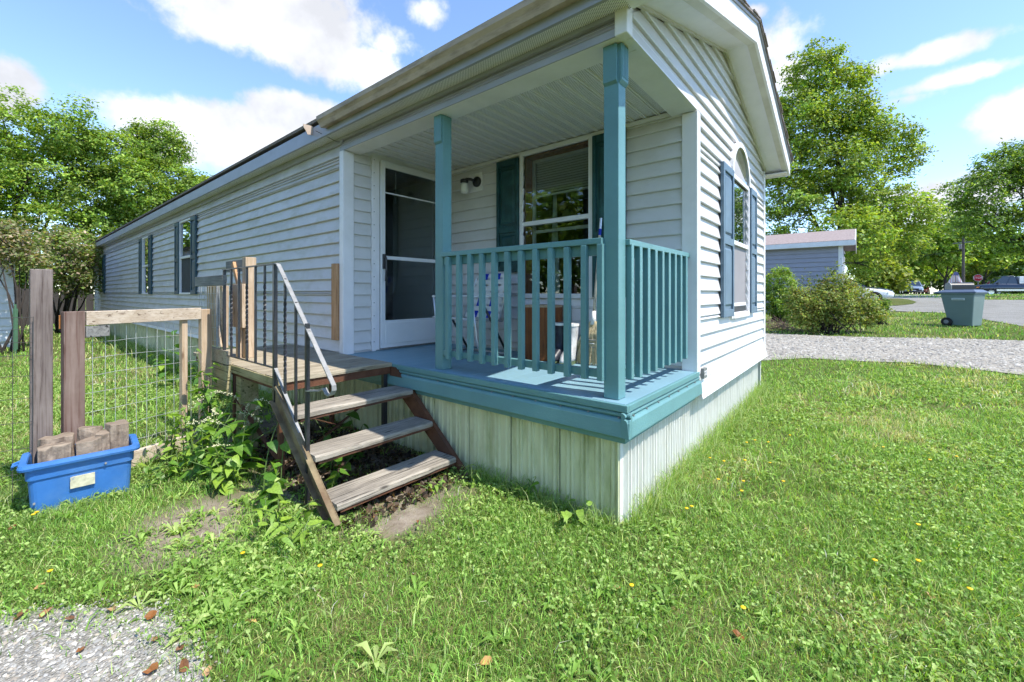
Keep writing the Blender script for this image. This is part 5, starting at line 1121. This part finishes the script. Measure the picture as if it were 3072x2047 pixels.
shrub('leafy_shrub','tall pink tinged shrub with bare lower stems at the left edge',(-2.05,13.6,0),plobes([(40,745,90,60),(-40,730,80,70),(85,780,45,35),(10,690,60,40)],10),210,26,.12,.075,PINKISH,9,sr=.022)
shrub('leafy_shrub','pink tinged shrub overlapping the far corner of the home',(-.9,19.8,0),plobes([(215,770,85,80),(270,800,35,60),(170,730,60,50),(225,850,60,40)],14),260,28,.15,.10,PINKISH+G_DRK[2:],14)
shrub('round_hedge','dense rounded green bush against the lilac grey home',onland(2335,14.8),plobes([(2338,862,44,58),(2325,900,55,45),(2350,930,36,36)],14.8),420,30,.06,.06,G_MAP,10,sh=.75)
bb=onland(2480,11.6)
shrub('wild_bush','broad wild bush with reddish green leaves by the driveway',bb,plobes([(2480,915,105,62),(2420,935,80,55),(2560,920,75,55),(2510,860,60,40),(2395,900,40,40),(2600,940,50,40)],11.6),620,30,.09,.065,[(.22,.30,.07),(.28,.33,.08),(.30,.26,.08),(.17,.26,.06),(.26,.34,.09)],30,sh=.35,sr=.02)
e=empty('wild_bush',tuple(bb+Vector((.4,.3,0))),label='tall leafy shoots rising out of the wild bush',cat='shrub'); mb=MB(); P=[]
for (u,v) in ((2510,800),(2503,815),(2475,830),(2405,845),(2455,850),(2540,845),(2390,870),(2350,900),(2570,850),(2440,845),(2420,838)):
    t=at(u,v,11.7); b=bb+Vector((random.uniform(-.6,.6),random.uniform(-.8,.8),0)); q=limb(mb,b,t,.012,.004,.05); 
    for s in q[3:]:
        for _ in range(16): P.append(list(s+Vector((random.gauss(0,.06),random.gauss(0,.06),random.gauss(0,.09)))))
mb.build('stems',barkm,e,fixn=False); V,F,c=leaves(np.array(P),None,.075,[(.12,.17,.04),(.17,.20,.06),(.09,.14,.03)]); npmesh('foliage',V,[F],LEAF,e,vcol=c)
shrub('low_bush','low dark green bush at the end of the wild bush near the parked cars',onland(2640,13.6),plobes([(2642,925,26,26),(2625,945,26,20)],13.6),90,26,.07,.06,G_DRK,6)
# brush pile of dead twigs at the foot of the hedge
tw=MB(); c=onland(2335,12.6)
for k in range(60): tw.tube([c+Vector((random.gauss(0,.22),random.gauss(0,.3),.02)),c+Vector((random.gauss(0,.3),random.gauss(0,.4),random.uniform(.15,.5)))],[.008,.003],4)
single('brush_pile',tw,paint('dead_twigs',(.24,.17,.13),.9,.3,20),tuple(c),'pile of dead brown twigs below the rounded bush','brush pile',fixn=False)
# ------------------------------------------------------------------ broad-leaved wild plants
def leafmesh(nm,heart=.25,n=6,wd=.62,curl=.22):
    vs=[(0,0,0)]; L_=[];Rr=[]
    for k in range(1,n):
        t=k/n; w=wd*.5*math.sin(math.pi*min(1,t**.62))*(1-.25*t); x=t-heart*.25*(1-t)*(1 if k==1 else 0); z=-curl*t*t; vs+=[(x-heart*.16*(1-t),w,z+w*.22),(t,0,z),(x-heart*.16*(1-t),-w,z+w*.22)]
    vs.append((1,0,-curl)); fs=[(0,2,1),(0,3,2)]
    for k in range(n-2):
        a=1+3*k; fs+=[(a,a+1,a+4,a+3),(a+1,a+2,a+5,a+4)]
    a=1+3*(n-2); t=len(vs)-1; fs+=[(a,a+1,t),(a+1,a+2,t)]
    me=bpy.data.meshes.new(nm); me.from_pydata(vs,[],fs); me.polygons.foreach_set('use_smooth',[True]*len(fs)); return me
LM=[leafmat_ for leafmat_ in (leafplain('broad_leaf',(.12,.26,.035)),leafplain('pale_leaf',(.21,.36,.07)),leafplain('dark_leaf',(.07,.18,.03)))]
LME=[]
for h,wd,cu in ((.35,.75,.25),(.25,.6,.35),(.1,.34,.3)):
    for m in LM: me=leafmesh('leaf',h,6,wd,cu); me.materials.append(m); LME.append(me)
stemm=paint('green_stem',(.10,.16,.04),.6,.2)
flw=paint('white_flower_bits',(.60,.58,.36),.8,.1)
def plant(base,label,stems,hgt,lean,ll,shape,nl=7,spike=0,group=None,col=None):
    base=Vector(base); e=empty('wild_plant',tuple(base),label=label,cat='plant',group=group); mb=MB(); sp=MB()
    for s in range(stems):
        a=random.uniform(0,6.28); b=base+Vector((random.gauss(0,.035),random.gauss(0,.035),-.01)); d=Vector((math.cos(a),math.sin(a),0))*random.uniform(.1,1)*lean; h=hgt*random.uniform(.65,1.1)
        P=[b+d*(t*t)*1.0+Vector((0,0,h*(t-.18*t*t))) for t in [k/7 for k in range(8)]]; mb.tube(P,[.006-.0006*k for k in range(8)],5)
        for k in range(nl):
            t=.25+.75*k/max(1,nl-1); p=P[min(7,int(t*7))]; an=a+k*2.4+random.gauss(0,.4); L_=ll*random.uniform(.6,1.15)*(1.1-.45*t)
            ci=random.choice((0,0,1,2)) if col is None else col
            o=bpy.data.objects.new('leaf',LME[shape*3+ci]); COL.objects.link(o); o.parent=e; o.location=p-base; o.rotation_euler=(random.gauss(0,.35),random.gauss(.15,.3),an); o.scale=(L_,L_,L_)
        if spike and s%2==0:
            q=P[-1]; w=Vector((random.gauss(0,.5),random.gauss(0,.5),.35)).normalized(); Q=[q+w*(.28*t)+Vector((0,0,-.12*t*t)) for t in [k/9 for k in range(10)]]; mb.tube(Q,.0018,4)
            for z in range(34):
                c=Q[random.randint(2,9)]+Vector([random.gauss(0,.006) for _ in range(3)]); sp.lathe([(.001,-.004),(.005,0),(.001,.004)],tuple(c),5)
    mb.build('stem',stemm,e,fixn=False)
    if sp.v: tag(sp.build('flower_spike',flw,e,fixn=False),kind='stuff')
    return e
plant((-1.16,2.45,0),'large heart leaved weed with white flower spikes against the landing corner',5,.62,.35,.17,0,6,1)
plant((-1.18,2.80,0),'leafy weed with pale spikes climbing beside the edge planks',5,.70,.25,.13,1,7,1)
plant((-1.13,3.12,0),'vine climbing up the stacked edge planks by the gate',8,1.0,.12,.12,0,8,0)
plant((-1.30,2.62,0),'bushy weed in front of the yard gate foot',6,.48,.3,.12,1,7,1)
plant((-1.28,2.98,0),'tall pale weed behind the bushy weeds at the gate',5,.62,.22,.11,1,7,0,col=1)
plant((-1.05,2.62,0),'dense weed leaning out from under the landing edge',6,.5,.3,.13,0,7,1)
plant((-1.36,3.10,0),'pale climbing weed against the gate mesh',5,.55,.2,.10,1,8,0,col=1)
plant((-1.22,2.30,0),'low bright weed on the bare earth by the landing leg',6,.3,.3,.13,1,6,0,col=1)
plant((-1.42,2.82,0),'spreading low weed right of the blue tub',6,.30,.28,.10,1,6,0)
plant((-1.13,1.78,0),'broad leaved seedling clump beside the left stringer',4,.36,.14,.14,0,5,0)
plant((-1.06,2.02,0),'thin vine with few leaves twining up the landing leg',2,.62,.10,.13,0,4,0)
plant((-1.17,1.52,0),'narrow leaved pale weed at the foot of the handrail',5,.24,.16,.12,2,7,0,col=1)
plant((-1.22,1.30,0),'pale dock weed in front of the lowest tread corner',6,.16,.2,.17,2,4,0,col=1)
plant((-.62,2.02,0),'dark leafy weed growing under the steps',3,.42,.22,.17,0,4,0,col=2)
plant((-.40,2.15,0),'single large dark leaved weed behind the top tread',2,.46,.12,.2,0,4,0,col=2)
plant((-.80,1.72,0),'small vine between the lower treads',3,.25,.2,.12,0,4,0)
plant((-.38,1.20,0),'little bright rosette under the front of the bottom tread',4,.10,.12,.09,1,4,0,col=1)
plant((-.12,1.05,0),'grassy weed clump beside the right stringer foot',4,.16,.1,.1,2,4,0,col=1)
plant((-.05,.62,0),'small leafy weed at the foot of the porch skirting',4,.2,.12,.09,1,5,0)
plant((-.06,.26,0),'weed with toothed leaves near the skirting corner',4,.16,.12,.11,1,4,0,col=1)
plant((-.72,6.4,0),'young maple sapling in front of the side wall beyond the gate',2,1.2,.10,.22,0,6,0,col=2)
plant((-.55,7.6,0),'weed clump along the shaded side skirting',5,.45,.3,.16,0,6,0)
plant((-.5,5.6,0),'leafy weed along the skirting just beyond the landing',5,.5,.3,.16,0,6,0)
# ------------------------------------------------------------------ grass and ground cover
def poly_in(x,y,P):
    ins=np.zeros(len(x),bool); j=len(P)-1
    for i in range(len(P)):
        xi,yi=P[i][:2];xj,yj=P[j][:2]; c=((yi>y)!=(yj>y))&(x<(xj-xi)*(y-yi)/(yj-yi+1e-12)+xi); ins^=c; j=i
    return ins
DP=list(DRIVE[0])+list(DRIVE[1])[::-1]; RP=list(ROAD[0])+list(ROAD[1])[::-1]
def vnoise(x,y,s,seed=0):
    r=np.random.default_rng(seed); T_=r.random((64,64)); X=(x*s)%64; Y=(y*s)%64; i=X.astype(int); j=Y.astype(int); fx=X-i; fy=Y-j; fx=fx*fx*(3-2*fx); fy=fy*fy*(3-2*fy)
    return (T_[i%64,j%64]*(1-fx)*(1-fy)+T_[(i+1)%64,j%64]*fx*(1-fy)+T_[i%64,(j+1)%64]*(1-fx)*fy+T_[(i+1)%64,(j+1)%64]*fx*fy)
def scatter(n,dmin,dmax,umin=-150,umax=3230,pw=1.):
    """points on the land between two depths in front of the camera, even over the ground"""
    d=np.sqrt(rng.uniform(dmin**2,dmax**2,n)) if pw==1 else dmin*(dmax/dmin)**rng.random(n)
    u=rng.uniform(umin,umax,n); l=(u-1536)/FPX*d
    x=CAM[0]+FW.x*d+RT.x*l; y=CAM[1]+FW.y*d+RT.y*l; return x,y,d
def keep(x,y,d,edge=.0):
    k=~((x>.03)&(x<W-.02)&(y>.03)&(y<LEN)); k&=~poly_in(x+rng.normal(0,.12,len(x)),y+rng.normal(0,.12,len(x)),GRAV); 
    wob=.12
    k&=~poly_in(x+rng.normal(0,wob,len(x)),y+rng.normal(0,wob,len(x)),DP); k&=~poly_in(x,y,RP)
    for (cx,cy,rx,ry) in SPOTS:
        q=((x-cx)/rx)**2+((y-cy)/ry)**2+(vnoise(x,y,6.,31)-.5)*1.2; k&=~(rng.random(len(x))<.93*np.exp(-np.clip(q,0,9)**1.6*.8))
    k&=~((x>-1.95)&(x<-1.75)&False)
    # tub footprint
    k&=~((abs(x+1.865)<.22)&(abs(y-2.93)<.13)); return k
def pal(n,x,y):
    base=np.array([(.19,.36,.06),(.14,.29,.045),(.27,.44,.095),(.36,.50,.15),(.10,.22,.035)]); c=base[rng.integers(0,5,n)]
    dry=vnoise(x,y,.9,3)*.6+vnoise(x,y,3.,4)*.4; left=np.clip((-x-.35)/1.2,0,1)*np.clip((1.35-y)/.8,0,1)*.22
    p=np.clip((dry+left-.54)*2.8,0.04,.8); s=rng.random(n)<p; c=c.copy(); c[s]=np.array([(.55,.50,.25),(.48,.47,.20),(.63,.56,.33)])[rng.integers(0,3,s.sum())]
    lush=np.clip((vnoise(x,y,1.3,9)-.55)*3,0,1)[:,None]; c=c*(1-.22*lush)
    return np.clip(c*rng.lognormal(.12,.40,(n,1)),0,.75)
def blades(x,y,h,w,lean,cols,name,extra=None):
    n=len(x); z=gn(x,y); a=rng.uniform(0,2*np.pi,n); s=np.stack([np.cos(a),np.sin(a),np.zeros(n)],1); b=rng.uniform(0,2*np.pi,n); ln=(lean*rng.uniform(.2,1.3,n)*h)[:,None]; dv=np.stack([np.cos(b),np.sin(b),np.zeros(n)],1)*ln
    p=np.stack([x,y,z-.004],1); H_=np.zeros((n,3)); H_[:,2]=h; w_=w[:,None]
    m=p+dv*.32+H_*.6; t=p+dv+H_*np.clip(1-.28*(ln/np.maximum(H_[:,2:],1e-4))**2,.45,1)
    V=np.stack([p-s*w_*.5,p+s*w_*.5,m+s*w_*.42,m-s*w_*.42,t],1).reshape(-1,3); i=np.arange(n)*5
    return V,np.stack([i,i+1,i+2,i+3],1),np.stack([i+3,i+2,i+4],1),np.repeat(cols,5,0)
VV=[];Q=[];T3=[];CC=[];off=0
def addb(r):
    global off
    V,q,t,c=r; VV.append(V);Q.append(q+off);T3.append(t+off);CC.append(c);off+=len(V)
for (n,d0,d1,h0,w0,le) in ((120000,1.3,2.7,.036,.0027,1.1),(95000,2.7,4.6,.045,.0037,1.1),(75000,4.6,8.5,.055,.007,.9),(60000,8.5,18,.065,.017,.7),(26000,18,42,.08,.05,.6)):
    x,y,d=scatter(n,d0,d1); k=keep(x,y,d); x,y,d=x[k],y[k],d[k]; n=len(x); thin=vnoise(x,y,2.2,5); h=h0*rng.lognormal(-.08,.38,n)*(.55+.85*thin); addb(blades(x,y,h,w0*rng.uniform(.6,1.4,n),le,pal(n,x,y),''))
x,y,d=scatter(20000,1.3,5.0); k=keep(x,y,d); x,y,d=x[k],y[k],d[k]; n=len(x)
addb(blades(x,y,.012*rng.uniform(.4,1.4,n),.0026*rng.uniform(.6,1.5,n),3.2,np.array([(.50,.43,.24),(.40,.33,.19),(.60,.52,.33),(.34,.30,.12)])[rng.integers(0,4,n)]*rng.uniform(.7,1.2,(n,1)),''))
x,y,d=scatter(16000,1.3,6.5); k=keep(x,y,d); x,y,d=x[k],y[k],d[k]; n=len(x)     # coarse wide blades
addb(blades(x,y,.055*rng.uniform(.5,1.4,n),(.0055+.0006*d)*rng.uniform(.7,1.4,n),1.5,np.array([(.20,.38,.06),(.30,.48,.11),(.14,.30,.05),(.40,.55,.18)])[rng.integers(0,4,n)]*rng.uniform(.8,1.2,(n,1)),''))
# long unmown grass along the skirting and posts
def tuft_line(a,b,n,h,spread):
    a=np.array(a);b=np.array(b); t=rng.random(n)[:,None]; p=a+(b-a)*t+rng.normal(0,spread,(n,2)); x,y=p[:,0],p[:,1]; k=~((x>.03)&(x<W)&(y>.03)); x,y=x[k],y[k]; n=len(x)
    c=np.array([(.27,.43,.11),(.21,.36,.08),(.42,.50,.22)])[rng.integers(0,3,n)]*rng.uniform(.8,1.2,(n,1)); addb(blades(x,y,h*rng.uniform(.4,1.25,n),.0035*rng.uniform(.7,1.3,n),1.0,c,''))
tuft_line((.1,-.01),(4.3,-.02),2300,.20,.04); tuft_line((.3,-.12),(4.3,-.16),2000,.12,.10); tuft_line((.0,.05),(.0,1.2),900,.14,.035); tuft_line((-2.3,3.1),(-1.2,3.4),1200,.14,.10); tuft_line((-.15,4.3),(-.2,18),3500,.22,.12); tuft_line((-2.2,2.75),(-1.6,2.75),700,.07,.05)
npm=npmesh('lawn_grass',np.concatenate(VV),[np.concatenate(Q),np.concatenate(T3)],GRASS,vcol=np.concatenate(CC)); tag(npm,'short green and straw coloured grass covering the lawn',kind='stuff')
# clover and broad little leaves among the grass
x,y,d=scatter(62000,1.3,6.0); k=keep(x,y,d)&(vnoise(x,y,1.7,21)*.6+vnoise(x,y,4.,22)*.4+rng.normal(0,.07,len(x))>.50); x,y,d=x[k],y[k],d[k]
P=np.repeat(np.stack([x,y,gn(x,y)+rng.uniform(.015,.05,len(x))],1),3,0)+rng.normal(0,.008,(len(x)*3,3))*np.array([1,1,.3])
V,F,c=leaves(P,None,np.repeat(.011+.0022*d,3)[:,None],[(.24,.39,.085),(.31,.46,.12),(.17,.30,.055),(.40,.54,.18)],aspect=.85); o=npmesh('clover',V,[F],GRASS,vcol=c); tag(o,'clover and small broad leaves mixed into the lawn',kind='stuff')
# rosettes of long leaves (plantain, dandelion) in the lawn
n=1700; x,y,d=scatter(n,1.35,7.5); k=keep(x,y,d); x,y,d=x[k],y[k],d[k]; xs2=rng.uniform(-1.75,-.9,260); ys2=rng.uniform(.95,2.1,260)
kk=keep(xs2,ys2,None)|(rng.random(260)<.45); x=np.concatenate([x,xs2[kk]]); y=np.concatenate([y,ys2[kk]]); Vs=[];Fs=[];Cs=[];o_=0
for xi,yi in zip(x,y):
    m=random.randint(4,8); s=random.uniform(.03,.085); cc=np.array(random.choice([(.22,.38,.07),(.32,.48,.12),(.17,.31,.05),(.42,.54,.18)])); zz=g(xi,yi); a0=random.uniform(0,6.28)
    for j in range(m):
        a=a0+j*6.283/m+random.gauss(0,.3); L_=s*random.uniform(.6,1.2); wv=L_*random.uniform(.10,.17); dx,dy=math.cos(a),math.sin(a); px,py=-dy,dx; h=L_*random.uniform(.15,.6)
        Vs+=[(xi,yi,zz),(xi+dx*L_*.5+px*wv,yi+dy*L_*.5+py*wv,zz+h+.006),(xi+dx*L_*.5,yi+dy*L_*.5,zz+h),(xi+dx*L_*.5-px*wv,yi+dy*L_*.5-py*wv,zz+h+.006),(xi+dx*L_,yi+dy*L_,zz+h*.75)]
        Fs+=[(o_,o_+1,o_+2),(o_,o_+2,o_+3),(o_+1,o_+4,o_+2),(o_+2,o_+4,o_+3)]; o_+=5; Cs+=[cc*random.uniform(.8,1.2)]*5
o=npmesh('lawn_weeds',np.array(Vs),[np.array(Fs)],GRASS,vcol=np.array(Cs)); tag(o,'flat leaf rosettes of plantain and dandelion in the lawn',kind='stuff')
# loose stones on the gravel pad
def stones(n,x,y,r,z0,cols,name,label):
    n=len(x); V0=np.array([(1,0,0),(-1,0,0),(0,1,0),(0,-1,0),(0,0,.8),(0,0,-.5),(.6,.6,.3),(-.6,.55,.25),(.55,-.6,.3),(-.6,-.6,.3)]); 
    V0=np.array([(1,.1,0),(.3,.95,.05),(-.8,.6,0),(-.9,-.5,.05),(.2,-1,0),(.85,-.6,.02),(.4,.2,.75),(-.4,.25,.7),(-.1,-.45,.72)]); F0=np.array([(0,1,6),(1,7,6),(1,2,7),(2,3,7),(3,8,7),(3,4,8),(4,5,8),(5,6,8),(5,0,6),(6,7,8)])
    a=rng.uniform(0,6.28,n); ca,sa=np.cos(a),np.sin(a); s=np.stack([r*rng.uniform(.6,1.4,n),r*rng.uniform(.5,1.1,n),r*rng.uniform(.4,.9,n)],1); v=V0[None]*s[:,None]*(1+rng.normal(0,.1,(n,9,3))); vx=v[...,0]*ca[:,None]-v[...,1]*sa[:,None]; vy=v[...,0]*sa[:,None]+v[...,1]*ca[:,None]
    V=np.stack([vx+x[:,None],vy+y[:,None],v[...,2]+(gn(x,y)+z0)[:,None]],-1).reshape(-1,3); F=(F0[None]+(np.arange(n)*9)[:,None,None]).reshape(-1,3); c=np.array(cols)[rng.integers(0,len(cols),n)]*rng.uniform(.75,1.25,(n,1))
    m,nt,N,L,b=nodes(name+'_stone'); at_=N.new('ShaderNodeAttribute'); at_.attribute_name='tint'; L.new(at_.outputs['Color'],b.inputs['Base Color']); b.inputs['Roughness'].default_value=.9
    o=npmesh(name,V,[F],m,vcol=np.repeat(c,9,0)); tag(o,label,kind='stuff')
x=rng.uniform(-2.6,-1.55,26000); y=rng.uniform(.4,2.0,26000); k=poly_in(x+rng.normal(0,.04,26000),y+rng.normal(0,.04,26000),GRAV)
stones(0,x[k],y[k],0.0052*rng.lognormal(0,.4,k.sum()),.004,[(.29,.285,.265),(.40,.385,.35),(.50,.48,.44),(.19,.185,.175),(.33,.29,.24),(.30,.295,.28)],'gravel','loose grey stones lying on the gravel pad')
x,y,d=scatter(26000,6.5,15,2200,3200); k=poly_in(x,y,DP); x,y,d=x[k],y[k],d[k]; stones(0,x,y,.016*rng.lognormal(0,.4,len(x)),.012,[(.25,.24,.215),(.33,.315,.28),(.41,.39,.35),(.18,.175,.165)],'gravel','loose pale stones lying on the driveway')
# dark litter of dead leaves under the steps
x=rng.uniform(-.98,-.05,2600); y=rng.uniform(1.15,3.2,2600); P=np.stack([x,y,rng.uniform(.004,.03,len(x))],1); V,F,c=leaves(P,None,.045,[(.07,.05,.035),(.12,.085,.06),(.04,.03,.025),(.18,.12,.08)],aspect=.7); o=npmesh('leaf_litter',V,[F],LEAF,vcol=c); tag(o,'dead leaf litter and twigs on the earth under the steps',kind='stuff')
# yellow dandelions
yel=paint('dandelion_yellow',(.80,.50,.01),.6,.1); dm=None
def flower(px):
    global dm
    p=gnd(*px); h=random.uniform(.04,.10)
    e=empty('dandelion',tuple(p),label='small yellow dandelion flower in the lawn',cat='flower',group='dandelions in the lawn')
    MB().tube([(0,0,0),(random.gauss(0,.008),random.gauss(0,.008),h)],.0015,4).build('stem',stemm,e,local=True,fixn=False)
    q=MB(); q.lathe([(.002,-.003),(.008,.0),(.0105,.004),(.006,.006),(.001,.007)],(0,0,h),9,); q.build('flower_head',yel,e,local=True)
for px in [(2002,1262),(2037,1284),(2050,1282),(2057,1290),(2022,1315),(2132,1245),(2130,1397),(2172,1405),(2235,1420),(2310,1405),(2305,1352),(2240,1345),(2265,1346),(2155,1460),(2230,1475),(2350,1470),(2060,1575),(2075,1555),(2225,1510),(2650,1360),(2790,1415),(2755,1622),(2625,1715),(2755,1740),(2910,1800),(2230,1873),(2870,1390),(2370,1325),(728,1688),(960,1757),(150,1780),(110,1580),(100,1571),(1895,1797)]: flower(px)
dry=[leafplain('dry_leaf_brown',(.20,.095,.05),.2),leafplain('dry_leaf_tan',(.46,.30,.18),.2)]
def deadleaf(px,s,c,i):
    u_,v_=px; p=gnd(*px); me=bpy.data.meshes.new('fallen_leaf'); n=9; pts=[]
    for k in range(n):
        a=2*math.pi*k/n; r=s*(.55+.45*abs(math.cos(1.5*a)))*random.uniform(.8,1.15); r*=.8; pts.append((r*math.cos(a)*1.25,r*math.sin(a)*.7,.006+abs(math.sin(a))*s*.22+random.uniform(0,.01)))
    me.from_pydata([(0,0,.006)]+pts,[],[(0,1+k,1+(k+1)%n) for k in range(n)]); o=link('fallen_leaf',me,dry[c],None); o.location=(p.x,p.y,p.z+.008); o.rotation_euler=(random.gauss(0,.25),random.gauss(0,.25),random.uniform(0,6)); ong=u_<600 and v_>1820; tag(o,'curled brown fallen leaf on the gravel pad' if ong else 'curled brown fallen leaf lying in the lawn','leaf','fallen leaves on the gravel' if ong else 'fallen leaves in the lawn'); ORG[o]=p
for i,(u,v,s,c) in enumerate([(65,1857,.03,0),(140,1852,.03,0),(212,1868,.02,0),(340,1840,.03,1),(450,1862,.035,0),(242,1967,.022,0),(545,1955,.02,0),(548,2010,.03,0),(460,2022,.03,0),(745,1880,.03,1),(125,1770,.028,1),(1240,1737,.018,0),(1850,1777,.022,1),(1462,1996,.03,1),(2212,1920,.03,0),(2790,1802,.035,1),(590,1770,.02,1),(470,1930,.02,0),(1118,1565,.03,1),(1255,1573,.02,0),(40,1592,.03,0),(2840,1860,.02,1),(620,2030,.025,1)]): deadleaf((u,v),s,c,i)
